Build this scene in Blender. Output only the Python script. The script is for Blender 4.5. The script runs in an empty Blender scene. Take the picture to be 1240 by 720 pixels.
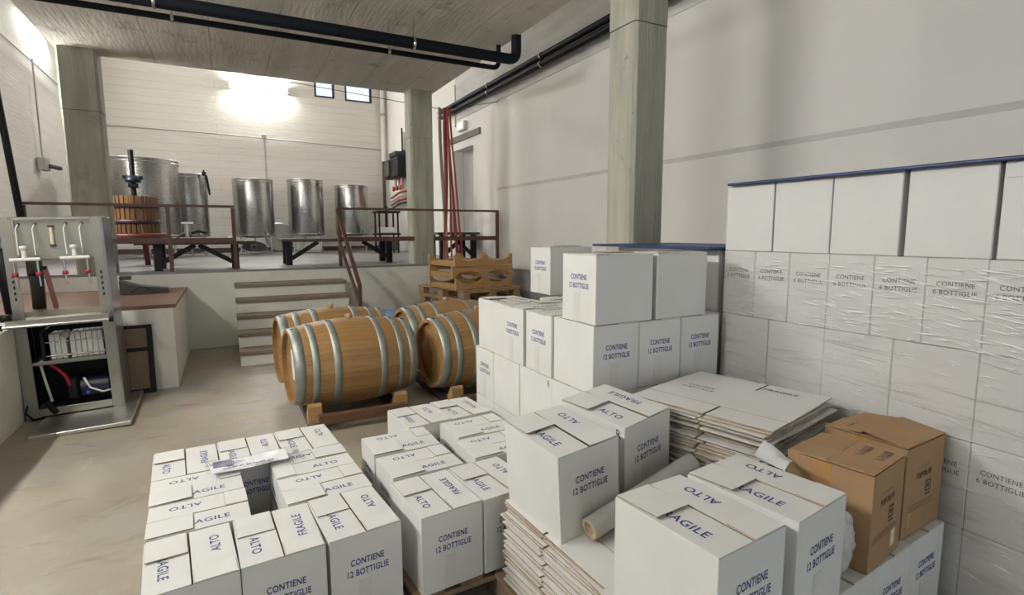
import bpy, math, random
from mathutils import Matrix, Vector, Euler
random.seed(7)
S = bpy.context.scene
COL = S.collection
R = math.radians
PI = math.pi

# ------------------------------------------------------------------ camera
H = 1.49
FPX, PITCH, ROLL, YAW = 652.4, R(6.916), R(-0.171), R(27.82)
fwd = Vector((math.sin(YAW)*math.cos(PITCH), math.cos(YAW)*math.cos(PITCH), -math.sin(PITCH)))
rgt0 = Vector((math.cos(YAW), -math.sin(YAW), 0)); up0 = rgt0.cross(fwd)
rgt = rgt0*math.cos(ROLL)+up0*math.sin(ROLL); up = up0*math.cos(ROLL)-rgt0*math.sin(ROLL)
cam = bpy.data.cameras.new('camera'); cam.sensor_fit = 'HORIZONTAL'; cam.sensor_width = 36
cam.lens = FPX/1240*36; cam.clip_start = 0.05; cam.clip_end = 100
co = bpy.data.objects.new('camera', cam); COL.objects.link(co)
co.matrix_world = Matrix(((rgt.x, up.x, -fwd.x, 0), (rgt.y, up.y, -fwd.y, 0), (rgt.z, up.z, -fwd.z, H), (0, 0, 0, 1)))
S.camera = co
# ------------------------------------------------------------------ world, view
w = bpy.data.worlds.new('world'); S.world = w; w.use_nodes = True
w.node_tree.nodes['Background'].inputs[0].default_value = (0.80, 0.90, 1.0, 1)
w.node_tree.nodes['Background'].inputs[1].default_value = 1.45
S.view_settings.view_transform = 'Standard'; S.view_settings.look = 'None'
S.view_settings.gamma = 1; S.view_settings.use_curve_mapping = False
S.view_settings.exposure = 0.1
LAMP_KEY, LAMP_FAR, LAMP_REAR = 196.0, 250.0, 165.0

# ------------------------------------------------------------------ helpers
def tag(o, label=None, cat=None, group=None, kind=None):
    if label: o['label'] = label
    if cat: o['category'] = cat
    if group: o['group'] = group
    if kind: o['kind'] = kind
    return o
def empty(name, loc=(0, 0, 0), rz=0, parent=None, rot=None):
    o = bpy.data.objects.new(name, None); COL.objects.link(o); o.location = loc
    o.rotation_euler = rot if rot else (0, 0, rz); o.empty_display_size = 0.05
    if parent: o.parent = parent
    return o
def inst(name, me, parent=None, loc=(0, 0, 0), rot=(0, 0, 0)):
    o = bpy.data.objects.new(name, me); COL.objects.link(o)
    o.location = loc; o.rotation_euler = rot
    if parent: o.parent = parent
    return o
BOXF = [(0, 3, 2, 1), (4, 5, 6, 7), (0, 1, 5, 4), (1, 2, 6, 5), (2, 3, 7, 6), (3, 0, 4, 7)]
class MB:
    def __init__(s): s.v = []; s.f = []; s.sm = []; s.mi = []
    def add(s, vs, fs, smooth=False, mi=0):
        b = len(s.v); s.v += [tuple(x) for x in vs]
        for f in fs: s.f.append(tuple(i+b for i in f)); s.sm.append(smooth); s.mi.append(mi)
        return s
    def box(s, x0, x1, y0, y1, z0, z1, mi=0, M=None):
        vs = [Vector(p) for p in ((x0, y0, z0), (x1, y0, z0), (x1, y1, z0), (x0, y1, z0), (x0, y0, z1), (x1, y0, z1), (x1, y1, z1), (x0, y1, z1))]
        if M: vs = [M @ p for p in vs]
        return s.add(vs, BOXF, mi=mi)
    def bbox(s, x0, x1, y0, y1, z0, z1, b=0.004, mi=0):
        # box with chamfered edges
        vs = []; idx = {}
        X = (x0, x1); Y = (y0, y1); Z = (z0, z1)
        for i in (0, 1):
            for j in (0, 1):
                for k in (0, 1):
                    sx, sy, sz = (1 if i == 0 else -1), (1 if j == 0 else -1), (1 if k == 0 else -1)
                    idx[i, j, k, 0] = len(vs); vs.append((X[i], Y[j]+sy*b, Z[k]+sz*b))
                    idx[i, j, k, 1] = len(vs); vs.append((X[i]+sx*b, Y[j], Z[k]+sz*b))
                    idx[i, j, k, 2] = len(vs); vs.append((X[i]+sx*b, Y[j]+sy*b, Z[k]))
        fs = []
        g = lambda i, j, k, a: idx[i, j, k, a]
        fs += [[g(0, 0, 0, 0), g(0, 0, 1, 0), g(0, 1, 1, 0), g(0, 1, 0, 0)], [g(1, 0, 0, 0), g(1, 1, 0, 0), g(1, 1, 1, 0), g(1, 0, 1, 0)]]
        fs += [[g(0, 0, 0, 1), g(1, 0, 0, 1), g(1, 0, 1, 1), g(0, 0, 1, 1)], [g(0, 1, 0, 1), g(0, 1, 1, 1), g(1, 1, 1, 1), g(1, 1, 0, 1)]]
        fs += [[g(0, 0, 0, 2), g(0, 1, 0, 2), g(1, 1, 0, 2), g(1, 0, 0, 2)], [g(0, 0, 1, 2), g(1, 0, 1, 2), g(1, 1, 1, 2), g(0, 1, 1, 2)]]
        for i in (0, 1):
            for j in (0, 1):
                q = [g(i, j, 0, 0), g(i, j, 0, 1), g(i, j, 1, 1), g(i, j, 1, 0)]; fs.append(q if i == j else q[::-1])
        for i in (0, 1):
            for k in (0, 1):
                q = [g(i, 0, k, 0), g(i, 1, k, 0), g(i, 1, k, 2), g(i, 0, k, 2)]; fs.append(q if i == k else q[::-1])
        for j in (0, 1):
            for k in (0, 1):
                q = [g(0, j, k, 1), g(0, j, k, 2), g(1, j, k, 2), g(1, j, k, 1)]; fs.append(q if j == k else q[::-1])
        for i in (0, 1):
            for j in (0, 1):
                for k in (0, 1):
                    q = [g(i, j, k, 0), g(i, j, k, 2), g(i, j, k, 1)]; fs.append(q if (i+j+k) % 2 == 0 else q[::-1])
        return s.add(vs, fs, mi=mi)
    def tube(s, pts, r, seg=10, caps=True, mi=0):
        pts = [Vector(p) for p in pts]; rs = r if isinstance(r, (list, tuple)) else [r]*len(pts)
        vs = []; prev = None
        for i, p in enumerate(pts):
            d = (pts[min(i+1, len(pts)-1)]-pts[max(i-1, 0)]).normalized()
            if prev is None:
                a = Vector((0, 0, 1)) if abs(d.z) < .9 else Vector((1, 0, 0)); u = d.cross(a).normalized()
            else:
                u = (prev-d*prev.dot(d)).normalized()
            prev = u; v = d.cross(u)
            for k in range(seg):
                t = 2*PI*k/seg; vs.append(p+(u*math.cos(t)+v*math.sin(t))*rs[i])
        fs = [(i*seg+k, i*seg+(k+1) % seg, (i+1)*seg+(k+1) % seg, (i+1)*seg+k) for i in range(len(pts)-1) for k in range(seg)]
        s.add(vs, fs, True, mi)
        if caps:
            s.add(vs[:seg], [tuple(range(seg))[::-1]], mi=mi); s.add(vs[-seg:], [tuple(range(seg))], mi=mi)
        return s
    def bar(s, p0, p1, w, h, mi=0):
        p0, p1 = Vector(p0), Vector(p1); d = (p1-p0).normalized()
        a = Vector((0, 0, 1)) if abs(d.z) < .95 else Vector((0, 1, 0))
        u = d.cross(a).normalized()*w/2; v = u.cross(d).normalized()*h/2
        vs = [p+q for p in (p0, p1) for q in (-u-v, u-v, u+v, -u+v)]
        return s.add(vs, [(0, 1, 2, 3), (7, 6, 5, 4), (0, 4, 5, 1), (1, 5, 6, 2), (2, 6, 7, 3), (3, 7, 4, 0)], mi=mi)
    def lathe(s, prof, seg=32, axis='z', c=(0, 0, 0), closed=False, mi=0):
        vs = []
        for r, h in prof:
            for k in range(seg):
                t = 2*PI*k/seg; a, b = r*math.cos(t), r*math.sin(t)
                p = (a, b, h) if axis == 'z' else ((h, a, b) if axis == 'x' else (b, h, a))
                vs.append((p[0]+c[0], p[1]+c[1], p[2]+c[2]))
        n = len(prof); rng = range(n if closed else n-1)
        fs = [(i*seg+k, i*seg+(k+1) % seg, ((i+1) % n)*seg+(k+1) % seg, ((i+1) % n)*seg+k) for i in rng for k in range(seg)]
        return s.add(vs, fs, True, mi)
    def prism(s, poly, y0, y1, plane='xz', mi=0):
        n = len(poly)
        def P(a, b, y): return (a, y, b) if plane == 'xz' else ((y, a, b) if plane == 'yz' else (a, b, y))
        vs = [P(a, b, y0) for a, b in poly]+[P(a, b, y1) for a, b in poly]
        fs = [tuple(range(n)), tuple(range(2*n-1, n-1, -1))]+[(i, n+i, n+(i+1) % n, (i+1) % n) for i in range(n)]
        return s.add(vs, fs, mi=mi)
    def mesh(s, name, *mats):
        me = bpy.data.meshes.new(name); me.from_pydata(s.v, [], s.f); 
        for m in mats: me.materials.append(m)
        me.polygons.foreach_set('use_smooth', s.sm); me.polygons.foreach_set('material_index', s.mi)
        me.update(); return me
    def build(s, name, mat, parent=None, loc=(0, 0, 0), rot=(0, 0, 0), recalc=True):
        mats = mat if isinstance(mat, (list, tuple)) else [mat]
        me = s.mesh(name, *mats)
        if recalc: fixn(me)
        return inst(name, me, parent, loc, rot)
import bmesh
def fixn(me):
    b = bmesh.new(); b.from_mesh(me); bmesh.ops.recalc_face_normals(b, faces=b.faces); b.to_mesh(me); b.free()

# ------------------------------------------------------------------ materials
def mat(name, c1, c2=None, scale=4, rough=.6, metal=0, bump=0, bscale=40, stretch=(1, 1, 1), lines=None, spec=.5, emit=0, detail=6, contrast=(.35, .65), dirt=None):
    m = bpy.data.materials.new(name); m.use_nodes = True; nt = m.node_tree; N = nt.nodes; Lk = nt.links
    b = N['Principled BSDF']; b.inputs['Roughness'].default_value = rough; b.inputs['Metallic'].default_value = metal
    b.inputs['Specular IOR Level'].default_value = spec
    c1 = (*c1, 1); b.inputs['Base Color'].default_value = c1
    if emit:
        b.inputs['Emission Color'].default_value = c1; b.inputs['Emission Strength'].default_value = emit
    tc = N.new('ShaderNodeTexCoord'); mp = N.new('ShaderNodeMapping'); Lk.new(tc.outputs['Object'], mp.inputs[0]); mp.inputs['Scale'].default_value = stretch
    col = None
    if c2:
        n = N.new('ShaderNodeTexNoise'); n.inputs['Scale'].default_value = scale; n.inputs['Detail'].default_value = detail; n.inputs['Roughness'].default_value = .62
        Lk.new(mp.outputs[0], n.inputs['Vector'])
        r = N.new('ShaderNodeValToRGB'); r.color_ramp.elements[0].position = contrast[0]; r.color_ramp.elements[1].position = contrast[1]
        r.color_ramp.elements[0].color = c1; r.color_ramp.elements[1].color = (*c2, 1)
        Lk.new(n.outputs[0], r.inputs[0]); col = r.outputs[0]
    if dirt:  # (colour, scale, lo, hi, amount)
        n = N.new('ShaderNodeTexNoise'); n.inputs['Scale'].default_value = dirt[1]; n.inputs['Detail'].default_value = 8; n.inputs['Roughness'].default_value = .7
        Lk.new(tc.outputs['Object'], n.inputs['Vector'])
        mr = N.new('ShaderNodeMapRange'); mr.inputs[1].default_value = dirt[2]; mr.inputs[2].default_value = dirt[3]; mr.inputs[4].default_value = dirt[4]
        Lk.new(n.outputs[0], mr.inputs[0])
        mx = N.new('ShaderNodeMix'); mx.data_type = 'RGBA'; Lk.new(mr.outputs[0], mx.inputs[0])
        if col: Lk.new(col, mx.inputs[6])
        else: mx.inputs[6].default_value = c1
        mx.inputs[7].default_value = (*dirt[0], 1); col = mx.outputs[2]
    hgt = None
    if bump:
        n = N.new('ShaderNodeTexNoise'); n.inputs['Scale'].default_value = bscale; n.inputs['Detail'].default_value = 5
        Lk.new(mp.outputs[0], n.inputs['Vector']); hgt = n.outputs[0]
    if lines:  # (plane, row, width, darkcolor, amount)
        pl, row, wid, dark, am = lines
        sp = N.new('ShaderNodeSeparateXYZ'); Lk.new(tc.outputs['Object'], sp.inputs[0])
        cb = N.new('ShaderNodeCombineXYZ')
        for i, ax in enumerate(pl): Lk.new(sp.outputs['xyz'.index(ax)], cb.inputs[i])
        nz = N.new('ShaderNodeTexNoise'); nz.inputs['Scale'].default_value = 1.3; Lk.new(tc.outputs['Object'], nz.inputs['Vector'])
        va = N.new('ShaderNodeVectorMath'); va.operation = 'MULTIPLY_ADD'; va.inputs[1].default_value = (.05, .05, 0); Lk.new(nz.outputs['Color'], va.inputs[0]); Lk.new(cb.outputs[0], va.inputs[2])
        bk = N.new('ShaderNodeTexBrick'); bk.inputs['Scale'].default_value = 1; bk.inputs['Brick Width'].default_value = wid
        bk.inputs['Row Height'].default_value = row; bk.inputs['Mortar Size'].default_value = .004; bk.inputs['Mortar Smooth'].default_value = .6
        bk.inputs['Color1'].default_value = (1, 1, 1, 1); bk.inputs['Color2'].default_value = (.9, .9, .9, 1); bk.inputs['Mortar'].default_value = (0, 0, 0, 1)
        Lk.new(va.outputs[0], bk.inputs['Vector'])
        mx = N.new('ShaderNodeMix'); mx.data_type = 'RGBA'; mt = N.new('ShaderNodeMath'); mt.operation = 'MULTIPLY'; mt.inputs[1].default_value = am
        Lk.new(bk.outputs['Fac'], mt.inputs[0]); Lk.new(mt.outputs[0], mx.inputs[0])
        if col: Lk.new(col, mx.inputs[6])
        else: mx.inputs[6].default_value = c1
        mx.inputs[7].default_value = (*dark, 1); col = mx.outputs[2]
        m2 = N.new('ShaderNodeMath'); m2.operation = 'MULTIPLY_ADD'; m2.inputs[1].default_value = -1.2
        Lk.new(bk.outputs['Fac'], m2.inputs[0])
        if hgt: Lk.new(hgt, m2.inputs[2])
        hgt = m2.outputs[0]; bump = bump or .2
    if col: Lk.new(col, b.inputs['Base Color'])
    if hgt:
        bp = N.new('ShaderNodeBump'); bp.inputs['Strength'].default_value = bump; bp.inputs['Distance'].default_value = .02
        Lk.new(hgt, bp.inputs['Height']); Lk.new(bp.outputs[0], b.inputs['Normal'])
    return m
def floor_material():
    m = mat('stained_concrete_floor', (.40, .355, .27), (.30, .27, .215), scale=1.1, rough=.5, bump=.12, bscale=5, detail=10, contrast=(.32, .68), dirt=((.385, .385, .36), .6, .47, .62, .85))
    nt = m.node_tree; N = nt.nodes; L = nt.links; b = N['Principled BSDF']
    src = b.inputs['Base Color'].links[0].from_socket; tc = [n for n in N if n.type == 'TEX_COORD'][0]
    def layer(src, col, scale, lo, hi, am, stretch=(1, 1, 1), dist=0.0):
        mp = N.new('ShaderNodeMapping'); mp.inputs['Scale'].default_value = stretch; mp.inputs['Rotation'].default_value = (0, 0, R(25)); L.new(tc.outputs['Object'], mp.inputs[0])
        n = N.new('ShaderNodeTexNoise'); n.inputs['Scale'].default_value = scale; n.inputs['Detail'].default_value = 9; n.inputs['Roughness'].default_value = .68; n.inputs['Distortion'].default_value = dist; L.new(mp.outputs[0], n.inputs['Vector'])
        r = N.new('ShaderNodeMapRange'); r.inputs[1].default_value = lo; r.inputs[2].default_value = hi; r.inputs[4].default_value = am; L.new(n.outputs[0], r.inputs[0])
        x = N.new('ShaderNodeMix'); x.data_type = 'RGBA'; L.new(r.outputs[0], x.inputs[0]); L.new(src, x.inputs[6]); x.inputs[7].default_value = (*col, 1); return x.outputs[2]
    s = layer(src, (.40, .30, .215), 1.7, .52, .66, .6)
    s = layer(s, (.20, .175, .135), 2.6, .55, .72, .75, (1, 2.2, 1), .8)
    s = layer(s, (.46, .44, .37), 3.4, .57, .7, .6, (1.6, 1, 1), .5)
    s = layer(s, (.09, .08, .065), 26, .70, .74, .8)
    L.new(s, b.inputs['Base Color']); return m
carton = mat('white_carton', (.73, .725, .70), (.68, .675, .655), scale=3, rough=.62, bump=.03, bscale=60)
carton6 = mat('white_carton_six', (.67, .665, .645), (.63, .62, .605), scale=3, rough=.6, bump=.03, bscale=60)
carton_edge = mat('corrugated_edge', (.27, .185, .115), (.42, .32, .22), scale=30, rough=.9)
carton_edge2 = mat('pale_corrugated_edge', (.66, .63, .58), (.52, .47, .41), scale=30, rough=.9)
carton_in = mat('carton_inside', (.55, .44, .32), (.5, .4, .3), rough=.9)
tape_m = mat('clear_tape', (.66, .645, .61), rough=.28)
ink = mat('navy_ink', (.03, .05, .20), rough=.6)
ink_dark = mat('black_ink', (.045, .045, .06), rough=.6)
ink_grey = mat('grey_ink', (.12, .12, .13), rough=.6)
brown = mat('kraft_card', (.40, .25, .13), (.35, .215, .11), scale=5, rough=.75, bump=.05, bscale=80)
brown_tape = mat('brown_tape', (.43, .24, .10), rough=.3)
brown_ink = mat('brown_print', (.10, .065, .045), rough=.7)
brown_ink2 = mat('faded_print', (.26, .16, .09), rough=.7)
conc = mat('board_marked_concrete', (.36, .35, .29), (.25, .245, .205), scale=2.2, rough=.85, bump=.25, bscale=14, stretch=(3, 3, .5), detail=8, dirt=((.12, .115, .10), 3.1, .56, .75, .7))
conc_lt = mat('pale_column_concrete', (.46, .45, .37), (.30, .295, .245), scale=2.5, rough=.85, bump=.4, bscale=14, stretch=(5, 5, .5), detail=9, contrast=(.3, .68), dirt=((.09, .085, .07), 9, .63, .70, .85))
slab_m = mat('slab_concrete', (.64, .61, .53), (.44, .42, .365), scale=1.3, rough=.85, bump=.3, bscale=10, stretch=(3, .35, 1), detail=9, contrast=(.3, .7), lines=('yx', .62, 30, (.12, .11, .10), .85), dirt=((.16, .15, .13), 2.4, .57, .72, .8))
beam_m = mat('ring_beam_concrete', (.66, .65, .63), (.52, .51, .50), scale=2, rough=.85, bump=.25, bscale=10, stretch=(3, .6, 3))
plaster = mat('white_plaster', (.79, .775, .745), (.75, .735, .705), scale=1.2, rough=.8, bump=.08, bscale=18)
plaster_low = mat('grey_plinth_plaster', (.40, .395, .385), (.30, .295, .29), scale=3, rough=.85, bump=.3, bscale=12)
boards_far = mat('painted_blockwork', (.76, .735, .69), (.70, .67, .62), scale=1.5, rough=.75, bump=.25, bscale=9, stretch=(.6, 1, 4), lines=('xz', .17, 60, (.42, .39, .35), .75))
boards_left = mat('painted_blockwork_side', (.72, .70, .67), (.65, .63, .60), scale=1.5, rough=.75, bump=.25, bscale=9, stretch=(1, .6, 4), lines=('yz', .2, 60, (.45, .43, .40), .6))
whitewash = mat('whitewashed_wall', (.82, .81, .75), (.75, .74, .68), scale=2, rough=.85, bump=.3, bscale=9)
platf_m = mat('platform_floor', (.27, .265, .27), (.20, .195, .19), scale=1.3, rough=.45, bump=.05)
floor_m = floor_material()
tread_m = mat('tread_wood', (.25, .205, .155), (.19, .155, .115), scale=6, rough=.7, stretch=(1, 8, 8), bump=.1)
bench_m = mat('bench_wood', (.22, .115, .07), (.15, .075, .045), scale=5, rough=.4, stretch=(1, 9, 9), bump=.06)
pallet_m = mat('pallet_wood', (.42, .28, .15), (.30, .19, .10), scale=5, rough=.8, stretch=(2, 2, 6), bump=.15)
pallet_g = mat('weathered_pallet_wood', (.30, .21, .13), (.20, .135, .085), scale=5, rough=.85, stretch=(2, 2, 6), bump=.15)
cradle_m = mat('cradle_wood', (.50, .31, .13), (.40, .235, .09), scale=6, rough=.75, stretch=(2, 5, 5), bump=.12, dirt=((.16, .10, .06), 5, .62, .7, .7))
oaks = [mat('oak_stave_%d' % i, tuple(v*k for v, k in zip(c, (.86, .88, .9))), tuple(v*k for v, k in zip(d, (.84, .86, .9))), scale=5, rough=.5, stretch=(1.2, 9, 9), bump=.08) for i, (c, d) in enumerate([((.47, .27, .10), (.38, .205, .07)), ((.50, .295, .12), (.41, .23, .085)), ((.43, .245, .092), (.345, .185, .065)), ((.49, .265, .095), (.37, .195, .065))])]
oak_head = mat('oak_head', (.40, .23, .085), (.29, .16, .06), scale=5, rough=.55, stretch=(9, 1.2, 9), bump=.08)
hoop_m = mat('galvanised_hoop', (.43, .46, .42), (.32, .345, .315), scale=9, rough=.52, metal=.7)
steel = mat('stainless_steel', (.62, .615, .60), (.54, .535, .52), scale=3, rough=.26, metal=1, stretch=(1, 1, 14))
tank_m = mat('dimpled_stainless', (.50, .50, .49), (.36, .36, .355), scale=26, rough=.2, metal=1, bump=.22, bscale=26, stretch=(1, 1, 1.6))
steel_br = mat('brushed_steel_plate', (.66, .65, .62), (.57, .56, .54), scale=2, rough=.35, metal=.9, stretch=(1, 10, 1))
mach_m = mat('machine_steel', (.42, .405, .35), (.33, .32, .28), scale=2, rough=.34, metal=.9)
mach_side = mat('machine_side_steel', (.42, .43, .46), (.34, .35, .38), scale=2, rough=.3, metal=.9)
black = mat('black_paint', (.006, .006, .007), rough=.5, spec=.3)
blackpipe = mat('black_pipe', (.006, .008, .012), rough=.55, spec=.15)
rust = mat('rust_red_rail', (.115, .055, .04), (.075, .035, .027), scale=7, rough=.55)
press_red = mat('press_red', (.17, .03, .025), rough=.45)
press_wood = mat('press_slat_wood', (.21, .105, .04), (.15, .072, .028), scale=6, rough=.5, stretch=(8, 8, 1))
purple = mat('press_hoop', (.05, .018, .028), rough=.5)
red_hose = mat('red_hose', (.42, .045, .06), rough=.4)
grey_hose = mat('grey_hose', (.42, .42, .42), rough=.45)
orange_hose = mat('orange_hose', (.50, .14, .05), rough=.45)
blue_m = mat('blue_sheet', (.022, .045, .15), (.016, .033, .115), scale=3, rough=.45)
blue_lt = mat('blue_tarp', (.16, .30, .50), (.12, .25, .44), scale=4, rough=.5)
white_pl = mat('white_plastic', (.78, .77, .73), rough=.4)
red_pl = mat('red_plastic', (.36, .02, .03), rough=.35)
blue_pl = mat('blue_plastic', (.03, .10, .45), rough=.35)
dkblue = mat('dark_blue_pump', (.008, .013, .03), rough=.4)
tan_board = mat('tan_panel', (.24, .18, .12), (.20, .15, .10), scale=5, rough=.7)
darkwood = mat('dark_wood', (.085, .06, .05), (.06, .045, .035), scale=5, rough=.6)
greyplast = mat('grey_plastic', (.42, .41, .40), rough=.5)
greyfab = mat('dark_grey_rubber', (.085, .085, .08), (.065, .065, .06), scale=5, rough=.7)
paper = mat('paper', (.88, .88, .90), rough=.4)
photo_m = mat('printed_picture', (.10, .085, .16), (.22, .19, .33), scale=22, rough=.2)
roll_m = mat('film_roll', (.50, .485, .46), (.44, .43, .41), scale=8, rough=.25, bump=.05, bscale=20)
core_m = mat('card_core', (.50, .39, .25), rough=.85)
cream = mat('cream_tape', (.72, .64, .44), rough=.5)
cork = mat('bung', (.52, .36, .2), rough=.8)
winglass_frame = mat('dark_window_frame', (.03, .035, .05), rough=.5)
door_m = mat('grey_door', (.42, .41, .40), (.38, .37, .36), scale=2, rough=.6)
lamp_m = mat('lamp_housing', (.75, .75, .73), rough=.5)
def emis(name, c, s):
    m = bpy.data.materials.new(name); m.use_nodes = True; nt = m.node_tree; nt.nodes.clear()
    e = nt.nodes.new('ShaderNodeEmission'); e.inputs[0].default_value = (*c, 1); e.inputs[1].default_value = s
    o = nt.nodes.new('ShaderNodeOutputMaterial'); nt.links.new(e.outputs[0], o.inputs[0]); return m
def glassm(name, tint=(1, 1, 1), gl=.08, rough=.05, streak=None):
    m = bpy.data.materials.new(name); m.use_nodes = True; nt = m.node_tree; nt.nodes.clear(); N = nt.nodes; Lk = nt.links
    t = N.new('ShaderNodeBsdfTransparent'); t.inputs[0].default_value = (*tint, 1)
    g = N.new('ShaderNodeBsdfGlossy'); g.inputs['Roughness'].default_value = rough
    mx = N.new('ShaderNodeMixShader'); mx.inputs[0].default_value = gl
    o = N.new('ShaderNodeOutputMaterial'); Lk.new(t.outputs[0], mx.inputs[1]); Lk.new(g.outputs[0], mx.inputs[2]); Lk.new(mx.outputs[0], o.inputs[0])
    if streak:
        tc = N.new('ShaderNodeTexCoord'); mp = N.new('ShaderNodeMapping'); mp.inputs['Scale'].default_value = streak; mp.inputs['Rotation'].default_value = (R(-7), 0, 0)
        Lk.new(tc.outputs['Object'], mp.inputs[0])
        n = N.new('ShaderNodeTexNoise'); n.inputs['Scale'].default_value = 1; n.inputs['Detail'].default_value = 7; n.inputs['Roughness'].default_value = .65; n.inputs['Distortion'].default_value = .6
        Lk.new(mp.outputs[0], n.inputs['Vector'])
        bp = N.new('ShaderNodeBump'); bp.inputs['Strength'].default_value = .9; bp.inputs['Distance'].default_value = .02
        Lk.new(n.outputs[0], bp.inputs['Height']); Lk.new(bp.outputs[0], g.inputs['Normal'])
        mr = N.new('ShaderNodeMapRange'); mr.inputs[1].default_value = .52; mr.inputs[2].default_value = .66; mr.inputs[3].default_value = gl*.35; mr.inputs[4].default_value = gl*3.2
        Lk.new(n.outputs[0], mr.inputs[0]); Lk.new(mr.outputs[0], mx.inputs[0])
    return m
pane_m = glassm('window_glass', (.93, .96, 1), .06)
film_m = glassm('stretch_film', (.965, .965, .96), .07, .16, streak=(2.0, 4.0, 40))
fold_m = mat('film_fold', (.93, .93, .92), rough=.14, spec=1.0); fold_m.node_tree.nodes['Principled BSDF'].inputs['Coat Weight'].default_value = 1.0; fold_m.node_tree.nodes['Principled BSDF'].inputs['Coat Roughness'].default_value = .22  # near-white fold colour imitates bright highlights on the film
bag_m = glassm('plastic_bag_film', (.9, .9, .9), .35, .25, streak=(14, 14, 14))
sleeve_m = glassm('plastic_sleeve', (.95, .95, .97), .22, .12, streak=(10, 14, 10))

# ------------------------------------------------------------------ text
FONT_CACHE = {}
def text_mesh(lines, size, m, squeeze=1.0, bold=.012, gap=1.35, align='CENTER'):
    key = (tuple(lines), size, m.name, squeeze, align)
    if key in FONT_CACHE: return FONT_CACHE[key]
    cu = bpy.data.curves.new('lettering', 'FONT'); cu.body = '\n'.join(lines); cu.size = size; cu.align_x = align; cu.align_y = 'CENTER'
    cu.offset = bold*size; cu.space_line = gap; cu.resolution_u = 3; cu.space_character = 1.08
    o = bpy.data.objects.new('tmp', cu); COL.objects.link(o); bpy.context.view_layer.update()
    me = bpy.data.meshes.new_from_object(o.evaluated_get(bpy.context.evaluated_depsgraph_get()))
    bpy.data.objects.remove(o)
    for v in me.vertices: v.co.x *= squeeze
    me.materials.clear(); me.materials.append(m); me.name = 'lettering'
    FONT_CACHE[key] = me; return me

# ================================================================== STRUCTURE
XR, XL, YF, YP, ZP, ZS = 4.05, -2.6, 15.0, 7.97, 1.01, 3.59
def struct(name, mb, m, label=None): 
    o = mb.build(name, m); tag(o, label, None, None, 'structure'); return o
struct('floor', MB().box(-4.5, 6.5, -4, YP+.05, -.2, 0), floor_m, 'stained concrete floor')
struct('platform', MB().box(XL, XR, YP, YF, 0, ZP-.03).box(XL, .07, YP-.001, YP+.1, 0, ZP-.03), whitewash, 'whitewashed raised platform')
struct('floor_platform', MB().box(XL, XR, YP-.005, YF, ZP-.03, ZP), platf_m, 'grey floor of the raised platform')
# far wall with two windows
wins = [(2.22, 2.72, 4.94, 5.62), (2.98, 3.68, 4.92, 5.62)]
fb = MB().box(XL-.2, wins[0][0], YF, YF+.25, 0, 6.6).box(wins[0][1], wins[1][0], YF, YF+.25, 0, 6.6).box(wins[1][1], XR+.2, YF, YF+.25, 0, 6.6)
for x0, x1, z0, z1 in wins: fb.box(x0, x1, YF, YF+.25, 0, z0).box(x0, x1, YF, YF+.25, z1, 6.6)
struct('wall_far', fb, boards_far, 'white painted blockwork far wall')
for i, (x0, x1, z0, z1) in enumerate(wins):
    t = .05
    f = MB().box(x0, x0+t, YF+.02, YF+.1, z0, z1).box(x1-t, x1, YF+.02, YF+.1, z0, z1).box(x0+t, x1-t, YF+.02, YF+.1, z0, z0+t).box(x0+t, x1-t, YF+.02, YF+.1, z1-t, z1)
    o = f.build('window_%d' % (i+1), winglass_frame); tag(o, None, None, None, 'structure')
    MB().box(x0+t, x1-t, YF+.055, YF+.06, z0+t, z1-t).build('pane', pane_m, o)
struct('baseboard_far', MB().box(XL, XR, YF-.03, YF, ZP, ZP+.12), darkwood)
# right wall with doorway
dy0, dy1, dz1 = 9.16, 10.12, 3.06
struct('wall_right', MB().box(XR, XR+.3, -4, dy0, 0, 6.6).box(XR, XR+.3, dy1, YF+.25, 0, 6.6).box(XR, XR+.3, dy0, dy1, dz1, 6.6).box(XR, XR+.3, dy0, dy1, 0, ZP), plaster, 'white plastered right wall')
d = MB().box(XR+.2, XR+.25, dy0, dy1, ZP, dz1).build('door_1', door_m); tag(d, 'grey door in the recess on the platform', None, None, 'structure')
struct('trim_lintel', MB().box(XR-.03, XR, 8.83, 10.6, 3.2, 3.31), darkwood)
struct('beam_right', MB().box(XR-.014, XR, -4, 9.95, 3.61, 6.6), beam_m, 'grey concrete ring beam along the right wall')
struct('trim_joint', MB().bbox(XR-.004, XR, -4, 8.2, 2.18, 2.225, .0015), mat('joint_plaster', (.62, .61, .59), (.56, .55, .53), scale=4, rough=.85))
struct('plinth_right', MB().box(XR-.09, XR, 3.4, YP, 0, .92), plaster_low)
struct('wall_left', MB().box(XL-.2, XL, -4, YF+.25, 0, 6.6), boards_left, 'white painted left wall')
gx0, gx1, gz1 = -1.2, 2.6, 3.0
struct('wall_back', MB().box(XL-.2, gx0, -4.2, -4, 0, 6.6).box(gx1, XR+.3, -4.2, -4, 0, 6.6).box(gx0, gx1, -4.2, -4, gz1, 6.6), plaster, 'white wall with the wide open entrance gate')
struct('ceiling_upper', MB().box(XL-.2, XR+.3, -4, YF+.25, 6.6, 6.8), slab_m)
struct('ceiling', MB().box(-1.60, 2.92, -4, 8.28, ZS, ZS+.32), slab_m, 'board marked concrete slab overhead')
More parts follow.
